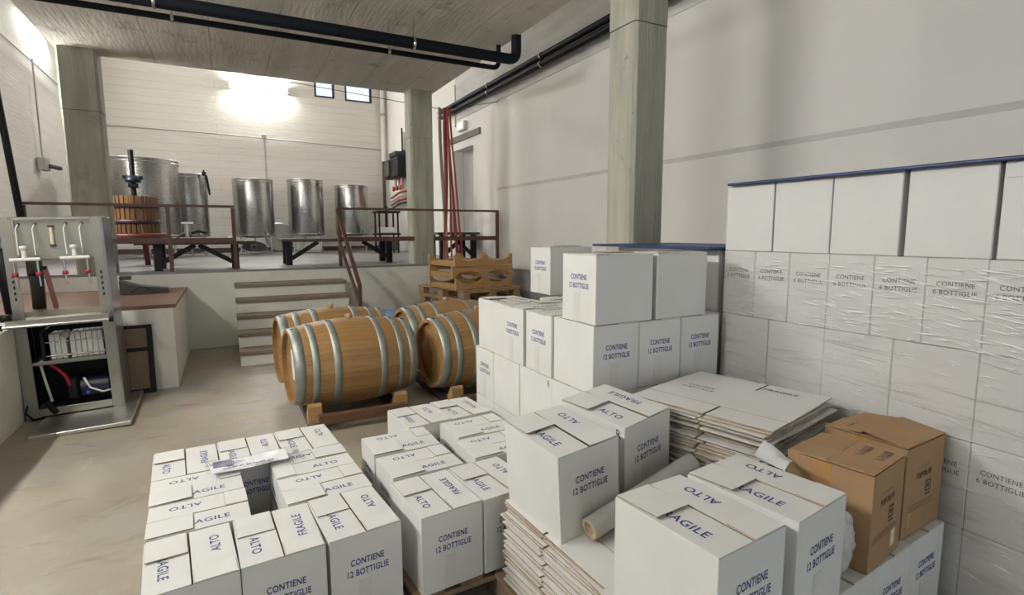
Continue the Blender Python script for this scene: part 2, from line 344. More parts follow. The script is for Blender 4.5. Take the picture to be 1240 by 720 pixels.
def column(x0, x1, y0, y1, z0, z1, m, label):
    c = .025
    poly = [(x0+c, y0), (x1-c, y0), (x1, y0+c), (x1, y1-c), (x1-c, y1), (x0+c, y1), (x0, y1-c), (x0, y0+c)]
    o = MB().prism(poly, z0, 2.893, 'xy').build('column', m)
    MB().box(x0+.02, x1-.02, y0+.02, y1-.02, 2.85, 2.95).build('core', m, o); tag(o, label, None, None, 'structure')
    e = .002
    poly2 = [(a+(e if a > (x0+x1)/2 else -e), b+(e if b > (y0+y1)/2 else -e)) for a, b in poly]
    MB().prism(poly2, 2.9, z1, 'xy').build('upper_pour', m, o)
column(2.51, 2.81, 2.97, 3.27, 0, ZS, conc_lt, 'pale concrete column beside the tall box stacks')
column(2.52, 2.865, 7.98, 8.28, ZP, ZS, conc_lt, 'concrete column at the platform edge near the red hoses')
column(-1.575, -1.20, 7.98, 8.28, ZP, ZS, conc, 'concrete column at the platform edge behind the press railing')
# stairs
st = empty('stairs', (0, 0, 0)); tag(st, 'white stairs with dark wooden treads up to the platform', None, None, 'structure')
rz = ZP/6
SX0, SX1 = .07, 1.42
for k in range(1, 6):
    zt = (6-k)*rz; yn = 6.63+(5-k)*.25; yb = yn+.25 if k > 1 else YP
    MB().box(SX0, SX1, yn+.03, YP+.01 if k == 1 else yb+.05, 0, zt-.045).build('riser', whitewash, st)
    MB().bbox(SX0-.01, SX1+.02, yn, yb+.03 if k > 1 else YP-.002, zt-.045, zt, .006).build('tread', tread_m, st)
# bench block + low wall
bench_o = struct('bench_wall', MB().box(XL, -.49, 6.05, YP, 0, .775), whitewash, 'white masonry block under the wooden counter')
struct('low_wall_left', MB().box(-1.66, -1.5, -1, 6.05, 0, .765).box(XL, -1.66, 5.75, 6.05, 0, .775), whitewash, 'low white parapet wall at the left')
ct = bench_o
yb = 5.8
while yb < YP-.02:
    y2 = min(yb+.145, YP-.005)
    x1 = -.47 if yb > 6.0 else -1.66
    MB().bbox(XL+.005, x1, yb+.002, y2-.002, .775, .81, .003).build('plank', bench_m, ct); yb += .145

# ================================================================== LAMPS
def fluo(name, loc, length, axis, face, strength, label):
    """wall mounted fluorescent fitting: housing, diffuser, end caps. axis 'x' or 'y'; face = outward normal"""
    e = empty(name, loc); tag(e, label, 'lamp', 'fluorescent wall lamps')
    fx, fy = face; h = length/2
    if axis == 'y':
        MB().bbox(-.03*fx-.02, -.03*fx+.02, -h, h, -.08, .08, .006).build('housing', lamp_m, e)
        m = emis(name+'_light', (1, .985, .94), strength)
        MB().tube([(.03*fx, -h+.03, 0.035), (.03*fx, h-.03, .035)], .026, 10).build('tube', m, e)
        MB().tube([(.03*fx, -h+.03, -0.035), (.03*fx, h-.03, -.035)], .026, 10).build('tube', m, e)
        for s in (-1, 1): MB().bbox(-.06, .06, s*h-.012, s*h+.012, -.08, .08, .004).build('end_cap', lamp_m, e)
    else:
        MB().bbox(-h, h, .01, .05, -.08, .08, .006).build('housing', lamp_m, e)
        m = emis(name+'_light', (1, .97, .91), strength)
        MB().tube([(-h+.03, -.03, .035), (h-.03, -.03, .035)], .026, 10).build('tube', m, e)
        MB().tube([(-h+.03, -.03, -.035), (h-.03, -.03, -.035)], .026, 10).build('tube', m, e)
        for s in (-1, 1): MB().bbox(s*h-.012, s*h+.012, -.06, .05, -.08, .08, .004).build('end_cap', lamp_m, e)
    return e
fluo('wall_lamp', (XL+.08, 3.5, 3.1), 1.3, 'y', (1, 0), LAMP_KEY, 'twin fluorescent lamp on the left wall beside the bottling machine')
fluo('wall_lamp', (XL+.08, 1.1, 3.05), 1.3, 'y', (1, 0), LAMP_KEY*.62, 'added twin-tube fill lamp out of view on the left wall near the entrance')  # unseen fill lamp, added to light the near cartons and wall
fluo('wall_lamp', (XL+.08, 8.5, 3.3), 1.0, 'y', (1, 0), LAMP_KEY*1.3, 'added twin-tube fill lamp out of view on the left wall beside the basket press')  # added lamp outside the view, brightens the far right wall and platform
fluo('wall_lamp', (.93, YF-.06, 5.0), 1.3, 'x', (0, -1), LAMP_FAR, 'lit fluorescent lamp high on the far wall above the tanks')
fluo('wall_lamp', (XL+.08, 11.9, 5.0), 1.3, 'y', (1, 0), LAMP_REAR, 'fluorescent lamp high on the left wall above the platform')

# ================================================================== CARTONS
BW, BL, BH = .255, .328, .3085
TK = .0035
def shell_mesh(W, L, Hh, m):
    b = MB()
    b.bbox(-W/2, -W/2+TK, -L/2, L/2, 0, Hh-TK, .001); b.bbox(W/2-TK, W/2, -L/2, L/2, 0, Hh-TK, .001)
    b.bbox(-W/2+TK, W/2-TK, -L/2, -L/2+TK, 0, Hh-TK, .001); b.bbox(-W/2+TK, W/2-TK, L/2-TK, L/2, 0, Hh-TK, .001)
    b.box(-W/2+TK, W/2-TK, -L/2+TK, L/2-TK, 0.001, .006)
    me = b.mesh('carton_body', m); fixn(me); return me
def slab_mesh(x0, x1, y0, y1, m, t=TK, edge=None, hinge=None, ends=None):
    b = MB().bbox(x0, x1, y0, y1, 0, t, .0008)
    me = b.mesh('flap', m, edge or m); fixn(me)
    if ends: me.materials.append(ends)
    for p in me.polygons:
        n = p.normal; i = 0 if abs(n.z) > .9 else 1
        if i and hinge and n.dot(Vector(hinge)) > .3: i = 0
        if i and ends and abs(n.y) > .5: i = 2
        p.material_index = i
    return me
body12 = shell_mesh(BW, BL, BH, carton)
fl_L = slab_mesh(0, BW/2-.0018, -BL/2, BL/2, carton, TK, carton_edge, (-1, 0, 0), carton_edge2)
fl_R = slab_mesh(-BW/2+.0018, 0, -BL/2, BL/2, carton, TK, carton_edge, (1, 0, 0), carton_edge2)
MD = .44*BL; MF = .24*BL
fl_B = slab_mesh(-BW/2+.004, -.0045, -MD, 0, carton, .0028, carton_edge, (0, 1, 0))
fl_F = slab_mesh(.0045, BW/2-.004, 0, MF, carton, .0022, carton_edge, (0, -1, 0))
tape12 = MB().box(-.024, .024, -.0008, 0, .004, .135).mesh('tape', tape_m); fixn(tape12)
tapetop = MB().box(-.024, .024, -.03, 0, 0, .0006).mesh('tape', tape_m); fixn(tapetop)
t12 = text_mesh(['CONTIENE', '12 BOTTIGLIE'], .0325, ink, .71, .022, 1.22)
tFRA = text_mesh(['FRAGILE'], .041, ink, .98, .014); tALT = text_mesh(['ALTO'], .041, ink, .98, .014)
tR = text_mesh(['R'], .05, ink_dark, .8, 0)
def box12(loc, yaw, label, group, var=1, rx=0, ry=0, tilt=None, marks='', cat='box', detail=True):
    o = empty('bottle_carton', loc, 0); o.rotation_euler = Euler((R(rx), R(ry), R(yaw)), 'XYZ'); tag(o, label, cat, group)
    inst('carton_body', body12, o)
    if tilt is None: tilt = [random.uniform(0, 1.2), random.uniform(0, 1.2), random.uniform(.4, 2.2), random.uniform(.1, .8)]
    a = inst('flap', fl_L, o, (-BW/2, 0, BH-TK), (0, R(-tilt[0]), 0)); b = inst('flap', fl_R, o, (BW/2, 0, BH-TK), (0, R(tilt[1]), 0))
    if detail:
        lift = BW/2*math.sin(R(max(tilt[0], tilt[1])))
        inst('flap', fl_B, o, (0, BL/2, BH+.0004+lift*.55), (R(-tilt[2]), 0, 0)); inst('flap', fl_F, o, (0, -BL/2, BH+.0004+lift*.4), (R(tilt[3]), 0, 0))
        ta, tb = (tFRA, tALT) if var == 1 else (tALT, tFRA)
        ya = -.018 if ta is tFRA else -.05; yb2 = .045 if tb is tALT else .012
        inst('lettering', ta, a, (.052, ya, TK+.0005), (0, 0, -PI/2)); inst('lettering', tb, b, (-.052, yb2, TK+.0005), (0, 0, PI/2))
    for s in (-1, 1):
        inst('lettering', t12, o, (0, s*(BL/2+.0006), BH*.60), (PI/2, 0, 0 if s < 0 else PI))
        inst('tape', tape12, o, (.012*s, s*BL/2, 0), (0, 0, 0 if s < 0 else PI))
    if 'l' in marks: inst('lettering', tR, o, (-BW/2-.0006, -BL/2+.03, BH-.035), (PI/2, 0, -PI/2))
    if 'L' in marks: inst('lettering', tR, o, (-BW/2-.0006, BL/2-.03, BH-.035), (PI/2, 0, -PI/2))
    return o
# ---- pallets
tb_me = {}
def plank_me(lx, ly, lz, m):
    k = (round(lx, 4), round(ly, 4), round(lz, 4), m.name)
    if k not in tb_me:
        me = MB().bbox(-lx/2, lx/2, -ly/2, ly/2, -lz/2, lz/2, .003).mesh('board', m); fixn(me); tb_me[k] = me
    return tb_me[k]
def pallet(loc, yaw, label, group=None, W=.8, L=1.2, m=None, rot=None):
    m = m or pallet_m
    o = empty('wooden_pallet', loc, R(yaw)); tag(o, label, 'pallet', group)
    if rot: o.rotation_euler = rot
    for i in range(3):
        x = (-1+i)*(W/2-.05)
        inst('bottom_board', plank_me(.1, L, .022, m), o, (x, 0, .011))
        for j in range(3): inst('block', plank_me(.1 if i != 1 else .12, .14, .078, m), o, (x, (-1+j)*(L/2-.0725), .061))
    for j in range(3): inst('stringer', plank_me(W, .145, .022, m), o, (0, (-1+j)*(L/2-.0725), .111))
    n = 5
    for i in range(n):
        x = -W/2+.05+i*(W-.1)/(n-1); inst('deck_board', plank_me(.125 if i % 2 == 0 else .1, L, .021, m), o, (x, 0, .1335))
    return o
PZ = .145
# ---- left pallet
pallet((.069, 2.375, 0), 4, 'wooden pallet under the ten cartons around a hole', m=pallet_g)
g1 = 'cartons on the pallet with a hole'; l1 = 'white twelve-bottle carton on the pallet whose cartons ring an empty hole'
def loc4(u, v, c=(.069, 2.375), a=R(4)): return (c[0]+u*math.cos(a)-v*math.sin(a), c[1]+u*math.sin(a)+v*math.cos(a), PZ)
ring = [(-.262, -.432, 5, 1, 'corner carton of the holed pallet farthest from barrels and from the middle pallet'), (0, -.428, 3.5, 2, 'middle carton in the row of the holed pallet farthest from the barrels'), (.262, -.424, 5.5, 1, 'corner carton of the holed pallet farthest from barrels, beside the middle pallet'),
        (-.226, -.128, 93, 1, 'carton left of the hole on the holed pallet, farther from the plastic sleeve'), (.226, -.128, 94.5, 1, 'carton between the hole and the middle pallet, farther from the plastic sleeve'),
        (-.226, .133, 94, 1, 'carton with FRAGILE top beside the hole, touching the plastic sleeve'), (.228, .135, -86, 1, 'carton between the hole and the middle pallet, touching the plastic sleeve'),
        (-.262, .43, 4, 2, 'corner carton of the holed pallet closest to the filling machine'), (0, .432, 4, 1, 'carton of the holed pallet whose printed end shows inside the hole'), (.262, .43, 4.5, 1, 'corner carton of the holed pallet closest to the barrel with the paper note')]
for u, v, yw, var, lb in ring:
    box12(loc4(u, v), yw, 'white '+lb, g1, var)
# ---- middle pallet
pallet((.93, 2.42, 0), 2, 'wooden pallet under the loosely set cartons beside the tall carton pile', m=pallet_g)
g2 = 'cartons on the middle pallet'; l2 = 'white twelve-bottle carton on the low pallet beside the tall carton pile'
box12((.684, 1.967, PZ), 4.5, 'white carton at the open corner of the middle pallet, printed end beside the holed pallet', g2, 2)
box12((.945, 1.985, PZ), 5, 'white carton on the middle pallet half hidden by the leaning flattened stack', g2, 1)
box12((.722, 2.285, PZ), 93, 'white carton on the middle pallet next to the one with the torn flap', g2, 1)
box12((.713, 2.556, PZ), 91, 'white twelve-bottle carton with a torn raised flap, on the low middle pallet', g2, 1, tilt=[3.2, 1.0, .8, .5])
box12((.917, 2.885, PZ), 5, 'white carton on the middle pallet in the row closest to the barrels, outer one', g2, 1)
box12((1.178, 2.905, PZ), 4.5, 'white carton on the middle pallet touching both tall pile and barrel row side', g2, 2)
box12((1.142, 2.575, PZ), 92, 'white carton on the middle pallet along the tall pile, nearer the barrels', g2, 1)
box12((1.118, 2.305, PZ), 91, 'white carton on the middle pallet along the tall pile, nearer the flattened cartons', g2, 1)
# ---- tall pile
pallet((1.79, 2.53, 0), 0, 'wooden pallet under the tall carton pile', m=pallet_g)
px0, py0 = 1.39, 1.885
def pz(k): return PZ+k*(BH+.0038)
g3 = 'cartons in the tall pile'
def pile(x, y, k, yaw, label, var=1, marks='', top=False): box12((x, y, pz(k)), yaw+random.uniform(-.8, .8), label, g3, var, marks=marks, tilt=None if k == 2 and top else [.05, .05, .1, .05])
# tier 0 and 1: long sides to the left
lt = ['white carton in the bottom tier of the tall pile beside the barrels', 'unmarked white carton in the second tier of the tall pile beside the barrels', 'white carton in the third tier of the tall pile beside the barrels']
for k in (0, 1):
    y = py0
    for j in range(3):
        pile(px0+BW/2, y+BL/2, k, 0, lt[k] if k == 0 or j > 1 else 'white carton marked R in the second tier of the tall pile', 1, 'l' if j < 2 else ''); y += BL+.003
    pile(px0+BL/2, y+BW/2, k, -90, lt[k], 1)
    for j in range(2): pile(px0+BW+.004+BW/2+j*(BW+.004), py0+BL/2, k, 0, lt[k], 2)
    for j in range(2): pile(px0+BW+.004+BW/2+j*(BW+.004), py0+BL+.004+BL/2, k, 0, lt[k], 2)
# tier 2
k = 2
pile(px0+BW/2+.01, py0+BL/2, k, 0, 'white corner carton in the third tier of the tall pile, under the corner carton', 1)
pile(px0+BL/2, py0+BL+.006+BW/2, k, -90, 'white carton with uncovered top on the tall pile, next to the corner carton', 1, '', True)
pile(px0+BL/2-.005, py0+BL+BW+.03+BW/2, k, -90, 'white carton with uncovered top on the tall pile, between two other uncovered cartons', 2, '', True)
pile(px0+BW/2, py0+BL+2*BW+.036+BL/2, k, 0, 'white carton with uncovered top at the end of the tall pile beside the barrels', 2, '', True)
pile(px0+BW*1.5+.014, py0+BL/2, k, 0, 'white carton in the third tier of the tall pile, between two printed cartons', 1)
pile(px0+BW*2.5+.03, py0+BL/2+.01, k, 0, 'white carton in the third tier of the tall pile, touching the film-wrapped stack', 2)
pile(px0+BL+.01+BW/2, py0+BL+.02+BL/2, k, 0, lt[2], 2)
pile(px0+BL+.016+BW*1.5, py0+BL+.02+BL/2, k, 0, lt[2], 2)
pile(px0+BL+.012+BW/2, py0+2*BL+.03+BL/2, k, 0, lt[2], 1)
pile(px0+BL+.016+BW*1.5, py0+2*BL+.03+BL/2, k, 0, lt[2], 1)
# tier 3
box12((px0+.016+BL/2, py0+BW/2+.006, pz(3)), -89, 'white carton standing on the tall pile at its corner, printed end toward the barrels', g3, 1)
box12((px0+.37+BL/2, py0+BW/2+.012, pz(3)), -88, 'white carton on the tall pile beside the film-wrapped stack', g3, 2)
box12((1.845+BL/2, 2.965+BW/2, pz(3)), -90, 'white carton standing alone at the rear edge of the tall pile', g3, 1)

# ---- film-wrapped six-bottle cartons
SW, SL, SH = .180, .2705, .318
XB = 2.25; Y1 = 1.932; Z0 = .121; YE = .12
body6W = MB().bbox(-SW/2, SW/2, -SL/2, SL/2, 0, SH-.001, .003).mesh('carton_body', carton6); fixn(body6W)
t6 = text_mesh(['CONTIENE', '6 BOTTIGLIE'], .024, ink_grey, .92, .01, 1.25)
tape6 = MB().box(-.02, .02, -.0006, 0, .002, .08).mesh('tape', tape_m); fixn(tape6)
lid6 = MB().bbox(-SW/2+.002, SW/2-.002, -SL/2+.002, -.001, 0, .0022, .0006).bbox(-SW/2+.002, SW/2-.002, .001, SL/2-.002, 0, .0022, .0006).mesh('flap', carton6); fixn(lid6)
def box6(loc, yaw, label, group, text=True, lid=False, opened=False):
    o = empty('six_bottle_carton', loc, R(yaw)); tag(o, label, 'box', group)
    inst('carton_body', body6W, o)
    if text: inst('lettering', t6, o, (0, -SL/2-.0008, SH*.66), (PI/2, 0, 0))
    if lid: inst('flap', lid6, o, (0, 0, SH-.0015))
    return o
pallet((XB+.41, Y1-.91, -.024), 0, 'wooden pallet under the film-wrapped carton stack', L=1.8, m=pallet_g)
tiers = ['bottom tier', 'second tier', 'third tier', 'fourth tier']
def wrapped(x_off, y1, ntier, who, y_end, top=False):
    for k in range(ntier):
        z = Z0+k*(SH+.0005)
        lab = 'white six-bottle carton under stretch film, %s of the %s' % (tiers[k], who); grp = '%s, %s' % (who, tiers[k])
        y = y1
        if k % 2 == 0:     # long faces outward
            while y-SL > y_end:
                for dcol in range(2): box6((XB+x_off+SW/2+dcol*(SW+.002), y-SL/2+random.uniform(-.001, .001), z), 0, lab, grp, False)
                y -= SL+.001
        else:
            while y-SW > y_end:
                for dcol in range(2): box6((XB+x_off+SL/2+dcol*(SL+.002)+random.uniform(-.001, .001), y-SW/2, z), -90, lab, grp, dcol == 0)
                y -= SW+.001
wrapped(0, Y1, 4, 'film-wrapped stack along the right wall', YE)
z = Z0+4*(SH+.0005)
for j, y in enumerate((Y1-.004, Y1-.275, Y1-.545, Y1-.822, Y1-1.10, Y1-1.375)):
    yw = [0, .4, -.5, .3, -.2, .3][j]
    tl = 'unwrapped white carton under the blue sheet, top of the film-wrapped stack'
    o = box6((XB+.004+SW/2, y-SL/2+.01-(.006 if j > 2 else 0), z), yw, tl, 'unwrapped cartons on the wrapped stack', False, True); o.scale = (1, .975, 1)
    if j == 4: inst('flap', slab_mesh(-.0015, .0015, -.13, .13, carton6, .05), o, (-SW/2-.002, 0, SH-.052))
    box6((XB+.006+SW*1.5, y-SL/2+.01, z), 0, tl, 'unwrapped cartons on the wrapped stack', False, True)
ztop = z+SH
bm_ = MB().bbox(XB-.03, XB+.42, .27, Y1-.02, 0, .012, .003)
tag(bm_.build('layer_pad', blue_m, None, (0, 0, ztop+.001)), 'dark blue sheet on top of the film-wrapped stack', 'sheet')
# second wrapped stack behind the pile (under the flat blue sheet)
tiers2 = 4
pallet((XB+.37, 2.42, -.024), 0, 'wooden pallet under the rear carton stack with the flat blue sheet', W=.74, L=.94, m=pallet_g)
for k in range(4):
    zz = Z0+k*(SH+.0005)
    for j in range(3):
        box6((XB+.005+SW/2, 1.975+SL/2+j*(SL+.002), zz), 0, 'white six-bottle carton in the rear stack under the flat blue sheet', 'rear stack cartons', False)
        if k == 3: box6((XB+.005+SW*1.5+.002, 1.975+SL/2+j*(SL+.002), zz), 0, 'white six-bottle carton in the rear stack under the flat blue sheet', 'rear stack cartons', False)
        if k == 3: box6((XB+.005+SW*2.5+.004, 1.975+SL/2+j*(SL+.002), zz), 0, 'white six-bottle carton in the rear stack under the flat blue sheet', 'rear stack cartons', False)
tag(MB().bbox(XB-.09, XB+.62, 1.95, 2.945, 0, .014, .004).build('layer_pad', blue_m, None, (0, 0, Z0+4*(SH+.0005)+.002)), 'flat blue sheet on the rear stack in front of the column', 'sheet')
# stretch film round the main stack: gently wrinkled sheet wrapping front and both ends
fv = []; ff = []
path = [(XB+.62, Y1+.006)]+[(XB+.62-.62*i/4, Y1+.006) for i in range(1, 4)]+[(XB-.004, Y1+.003)]+[(XB-.005, Y1-(Y1-YE-.002)*i/40) for i in range(1, 40)]+[(XB-.003, YE)]+[(XB+.62*i/4, YE-.006) for i in range(1, 5)]
nz = 24; ztopf = Z0+4*(SH+.0005)+.004
for i, (a, b) in enumerate(path):
    for j in range(nz+1):
        zz = Z0-.03+(ztopf-Z0+.03)*j/nz
        dx = .0025*math.sin(i*1.7+j*.9)*math.sin(j*1.3+i*.35) if 4 < i < 44 else 0
        fv.append((a-.0028-abs(dx), b, zz))
for i in range(len(path)-1):
    for j in range(nz): ff.append((i*(nz+1)+j, (i+1)*(nz+1)+j, (i+1)*(nz+1)+j+1, i*(nz+1)+j+1))
fm = MB().add(fv, ff, True).build('stretch_film', film_m); tag(fm, 'clear wrinkled stretch film around the carton stack at the right wall', 'film')
fr_ = random.Random(21); fb_ = MB()  # film folds laid on as white ridges in place of highlight streaks
for i in range(760):
    t = fr_.random(); y = Y1-.02-(Y1-.35)*fr_.random()
    if t < .6: zc = fr_.uniform(1.08, 1.37); L_ = fr_.uniform(.02, .11)
    else: zc = fr_.uniform(.2, 1.05); L_ = fr_.uniform(.02, .08)
    if y > 1.45 and fr_.random() < .45: continue
    if t >= .6 and fr_.random() < .35: continue
    sl = fr_.gauss(.13, .11); wv = fr_.uniform(-.004, .004)
    pts = [(XB-.0102, y, zc), (XB-.0106, y-L_*.5, zc-L_*.5*sl+wv), (XB-.0102, y-L_, zc-L_*sl)]
    r_ = fr_.uniform(.0012, .0032); fb_.tube(pts, [.0003, r_, .0003], 5, False)
fo = fb_.build('film_fold_glints', fold_m, fm, recalc=False); fo['kind'] = 'stuff'
tb_ = MB(); fr_ = random.Random(5)
for i in range(46):
    y0 = Y1-.02-1.5*fr_.random(); zc = fr_.uniform(.3, 1.06); L_ = fr_.uniform(.15, .6); sl = fr_.gauss(.07, .04)
    tb_.tube([(XB-.0078, y0, zc), (XB-.0079, max(YE+.02, y0-L_*.5), zc-L_*.5*sl-.004), (XB-.0078, max(YE+.01, y0-L_), zc-L_*sl)], [.0002, .0009, .0002], 4, False)
fo = tb_.build('film_creases', mat('film_crease', (.40, .40, .39), rough=.3), fm, recalc=False); fo['kind'] = 'stuff'

# ================================================================== FLATTENED CARTONS
def flat_mesh():
    b = MB(); t = .0062; hw = BH/2; A = -(BL+BW)/2; fl = .1275
    b.bbox(A, -A, -hw, hw, 0, t, .0008)
    for s in (-1, 1):
        y0, y1 = (hw+.0008, hw+fl) if s > 0 else (-hw-fl, -hw-.0008)
        b.bbox(A+.002, A+BL-.004, y0, y1, .0004, t-.0006, .0008); b.bbox(A+BL+.004, -A-.003, y0, y1, .0004, t-.0006, .0008)
    me = b.mesh('flat_carton', carton, carton_edge); fixn(me)
    for p in me.polygons: p.material_index = 0 if abs(p.normal.z) > .9 else 1
    return me
flat_me = flat_mesh()
flat_me2 = flat_me.copy(); flat_me2.materials[1] = carton_edge2
def flat(loc, rot, label, group): return tag(inst('flattened_carton', flat_me if random.random() < .5 else flat_me2, None, loc, rot), label, 'cardboard', group)
# stack carrying two cartons
pallet((1.17, 1.21, 0), 0, 'wooden pallet under the flattened cartons with the film roll', W=.58, L=1.18, m=pallet_g)
c0 = (1.175, 1.45); zz = PZ; N1 = 44
for i in range(N1):
    f = i/(N1-1); rx, ry = R(3.0)*f, R(-5.2)*f
    zc = PZ+.018+(.500-.0062-PZ-.018)*f
    last = i == N1-1
    o = flat((c0[0]+random.uniform(-.012, .012)*(not last), c0[1]+random.uniform(-.014, .014)*(not last), zc), (0, 0, 0), 'flattened white carton in the leaning stack under two standing cartons', 'flattened cartons under the film roll')
    o.rotation_euler = (Matrix.Rotation(ry, 3, 'Y') @ Matrix.Rotation(rx, 3, 'X') @ Matrix.Rotation(R(94+random.uniform(-1.6, 1.6)*(not last)), 3, 'Z')).to_euler()
def plane1(x, y): return .5005+(x-c0[0])*math.tan(R(5.2))+(y-c0[1])*math.tan(R(3.0))
box12((1.03, 1.563, plane1(1.03, 1.563)), 3.4, 'white carton standing on the leaning stack of flattened cartons, beside the film roll end', 'cartons on the flattened stack', 1, 3.0, -5.2, tilt=[.4, 2.2, 2.6, .2])
box12((1.315, 1.622, plane1(1.315, 1.622)), 9.5, 'white carton marked R on the flattened cartons beside the tall pile', 'cartons on the flattened stack', 2, 3.0, -5.2, tilt=[.4, 1.8, 2.2, .3], marks='l')
# tall stack
pallet((1.865, 1.22, 0), 0, 'wooden pallet under the tall stack of flattened cartons', W=.74, L=1.26, m=pallet_g)
c1 = (1.795, 1.50); z = PZ; i = 0
while z < .805:
    top = z > .797
    dx, dy, a = random.uniform(-.02, .02), random.uniform(-.016, .012), random.uniform(-2.2, 2.2)
    if random.random() < .15: dy -= random.uniform(.005, .022)
    flat((c1[0]+dx, c1[1]+dy, z), (0, 0, R(-77+a)), 'flattened white carton in the tall stack beside the brown boxes', 'tall stack of flattened cartons')
    z += random.choice((.0068, .0072, .0085, .0105)); i += 1
o = tag(inst('flattened_carton', flat_me, None, (c1[0]+.01, c1[1]-.01, z+.002), (0, 0, R(-76))), 'flattened white carton lying printed side up on the tall flat stack', 'cardboard')
tb12 = text_mesh(['CONTIENE', '12 BOTTIGLIE'], .0285, ink_dark, .80, .02, 1.3); tbF = text_mesh(['FRAGILE'], .036, ink_dark, 1.0, .01)
inst('lettering', tb12, o, (-.15, .02, .0066), (0, 0, 0)); inst('lettering', tbF, o, (.12, .20, .0066), (0, 0, 0))
inst('tape', MB().box(-.04, .04, -.024, .024, 0, .0004).mesh('tape', tape_m), o, (-.15, -.06, .0064))
# foreground pair on supporting cartons
for x, y, yw in ((1.029, .937, 0), (1.288, .945, 0)):
    box12((x+.0, y, PZ), yw, 'white carton under the two foreground cartons', 'hidden support cartons', 1)
for kk in range(2):
    flat((1.17, .868, PZ+BH+.004+kk*.0066), (0, 0, 0), 'flattened carton between the foreground cartons', 'spacer sheets')
zf = PZ+BH+.004+2*.0066
box12((1.029, .937, zf), 4.2, 'white carton with FRAGILE top in front of the film roll', 'foreground cartons', 1, tilt=[.3, .8, 2.0, .3])
box12((1.314, .956, zf-.002), 7.4, 'white carton with ALTO top beside the kraft boxes', 'foreground cartons', 1, tilt=[.5, 1.0, 2.2, .4])
# white cartons under kraft boxes
for j, x in enumerate((1.566, 1.825, 2.083)):
    box12((x, .835+BL/2+.022*j+.0, PZ), 4, ('white twelve-bottle carton under the plastic bag beside the kraft boxes', 'white twelve-bottle carton directly under the kraft box with handwriting', 'white twelve-bottle carton under the kraft box that touches the film-wrapped stack')[j], 'cartons under the kraft boxes', 2, tilt=[.2, .2, .3, .2], detail=True)
# ---- kraft boxes
def kraft(loc, yaw, W, L, Hh, label, names):
    o = empty('kraft_box', loc, R(yaw)); tag(o, label, 'box', 'kraft boxes')
    inst('carton_body', shell_mesh(W, L, Hh, brown), o)
    inst('flap', slab_mesh(-W/2, W/2, 0, L*.52, brown), o, (0, -L/2, Hh-TK+.004), (R(1.5), 0, 0))
    inst('flap', slab_mesh(-W/2, W/2, -L*.47, 0, brown), o, (0, L/2, Hh-TK), (R(-2.5), 0, 0))
    inst('flap', slab_mesh(0, W*.44, -L/2+.004, L/2-.004, brown), o, (-W/2, 0, Hh-.001), (0, R(-2.5), 0))
    MB().box(-.0008, 0, -.03, .03, Hh*.30, Hh-.003).build('tape', brown_tape, o, (-W/2, .02, 0))
    return o
kz = PZ+BH+.006
k1 = kraft((1.755, .985, kz), 9, .25, .255, .312, 'kraft cardboard box with handwriting on its folded lid', 0)
k2 = kraft((2.07, 1.035, kz), 3, .275, .27, .318, 'kraft cardboard box against the film-wrapped stack', 0)
for c_, a_ in zip([c for c in k2.children if c.name.startswith('flap')], (5.5, -4, 0)): c_.rotation_euler.x += R(a_)
bars = MB()
for o, W, L in ((k1, .25, .255), (k2, .275, .27)):
    y = -L/2-.0008
    wd = MB()
    for i in range(7):
        x = -.058+i*.0165; wd.box(x, x+.0045, -.0004, 0, .195, .216)
        wd.box(x+.0045, x+.0115, -.0004, 0, .2105, .216) if i % 3 != 1 else wd.box(x+.0045, x+.0115, -.0004, 0, .195, .2)
        if i % 2: wd.box(x+.009, x+.013, -.0004, 0, .197, .214)
        else: wd.box(x+.0045, x+.0115, -.0004, 0, .203, .2075)
    wd.build('print', brown_ink, o, (0, y+.0004, 0))
    e = MB().box(-.045, .03, -.0004, 0, .232, .236).build('print', brown_ink2, o, (0, y+.0004, 0))
    q = MB().box(.0, .04, -.0004, 0, .135, .140).box(.0, .006, -.0004, 0, .14, .175).box(.034, .04, -.0004, 0, .14, .175).box(.0, .04, -.0004, 0, .170, .176).box(.012, .028, -.0004, 0, .148, .163).box(.002, .038, -.0004, 0, .122, .128)
    q.build('print', brown_ink, o, (.012, y+.0004, 0))
    fb2 = MB()
    for zz in (.085, .094, .103): fb2.box(-.10, .06+random.uniform(-.02, .03), -.0004, 0, zz, zz+.004)
    fb2.build('print', brown_ink2, o, (0, y+.0004, 0))
    MB().box(.0, .032, -.0005, 0, .03, .085).build('label_sticker', cream if o is k1 else brown_tape, o, (.045 if o is k1 else -.11, y+.0004, 0))
# handwriting on the kraft lids (illegible marker strokes)
def scribble(o, x, y, z, n, w, h):
    rr = random.Random(n); b = MB()
    for i in range(n):
        x0 = x+w*i/n; pts = [(x0+rr.uniform(-.002, .002), y+rr.uniform(-h, h)*.5) for _ in range(4)]
        for p, q in zip(pts, pts[1:]):
            if (p[0]-q[0])**2+(p[1]-q[1])**2 > 1e-6: b.bar((p[0], p[1], z), (q[0]+.003, q[1], z), .0026, .0005)
    b.build('handwriting', ink_dark, o)
kl1 = [c for c in k1.children if c.name.startswith('flap')][0]; kl2 = [c for c in k2.children if c.name.startswith('flap')][1]
scribble(kl1, .005, .035, TK+.0006, 9, .10, .03); scribble(kl1, .0, .09, TK+.0006, 9, .10, .03); scribble(kl2, -.1, -.06, TK+.0006, 6, .07, .02)
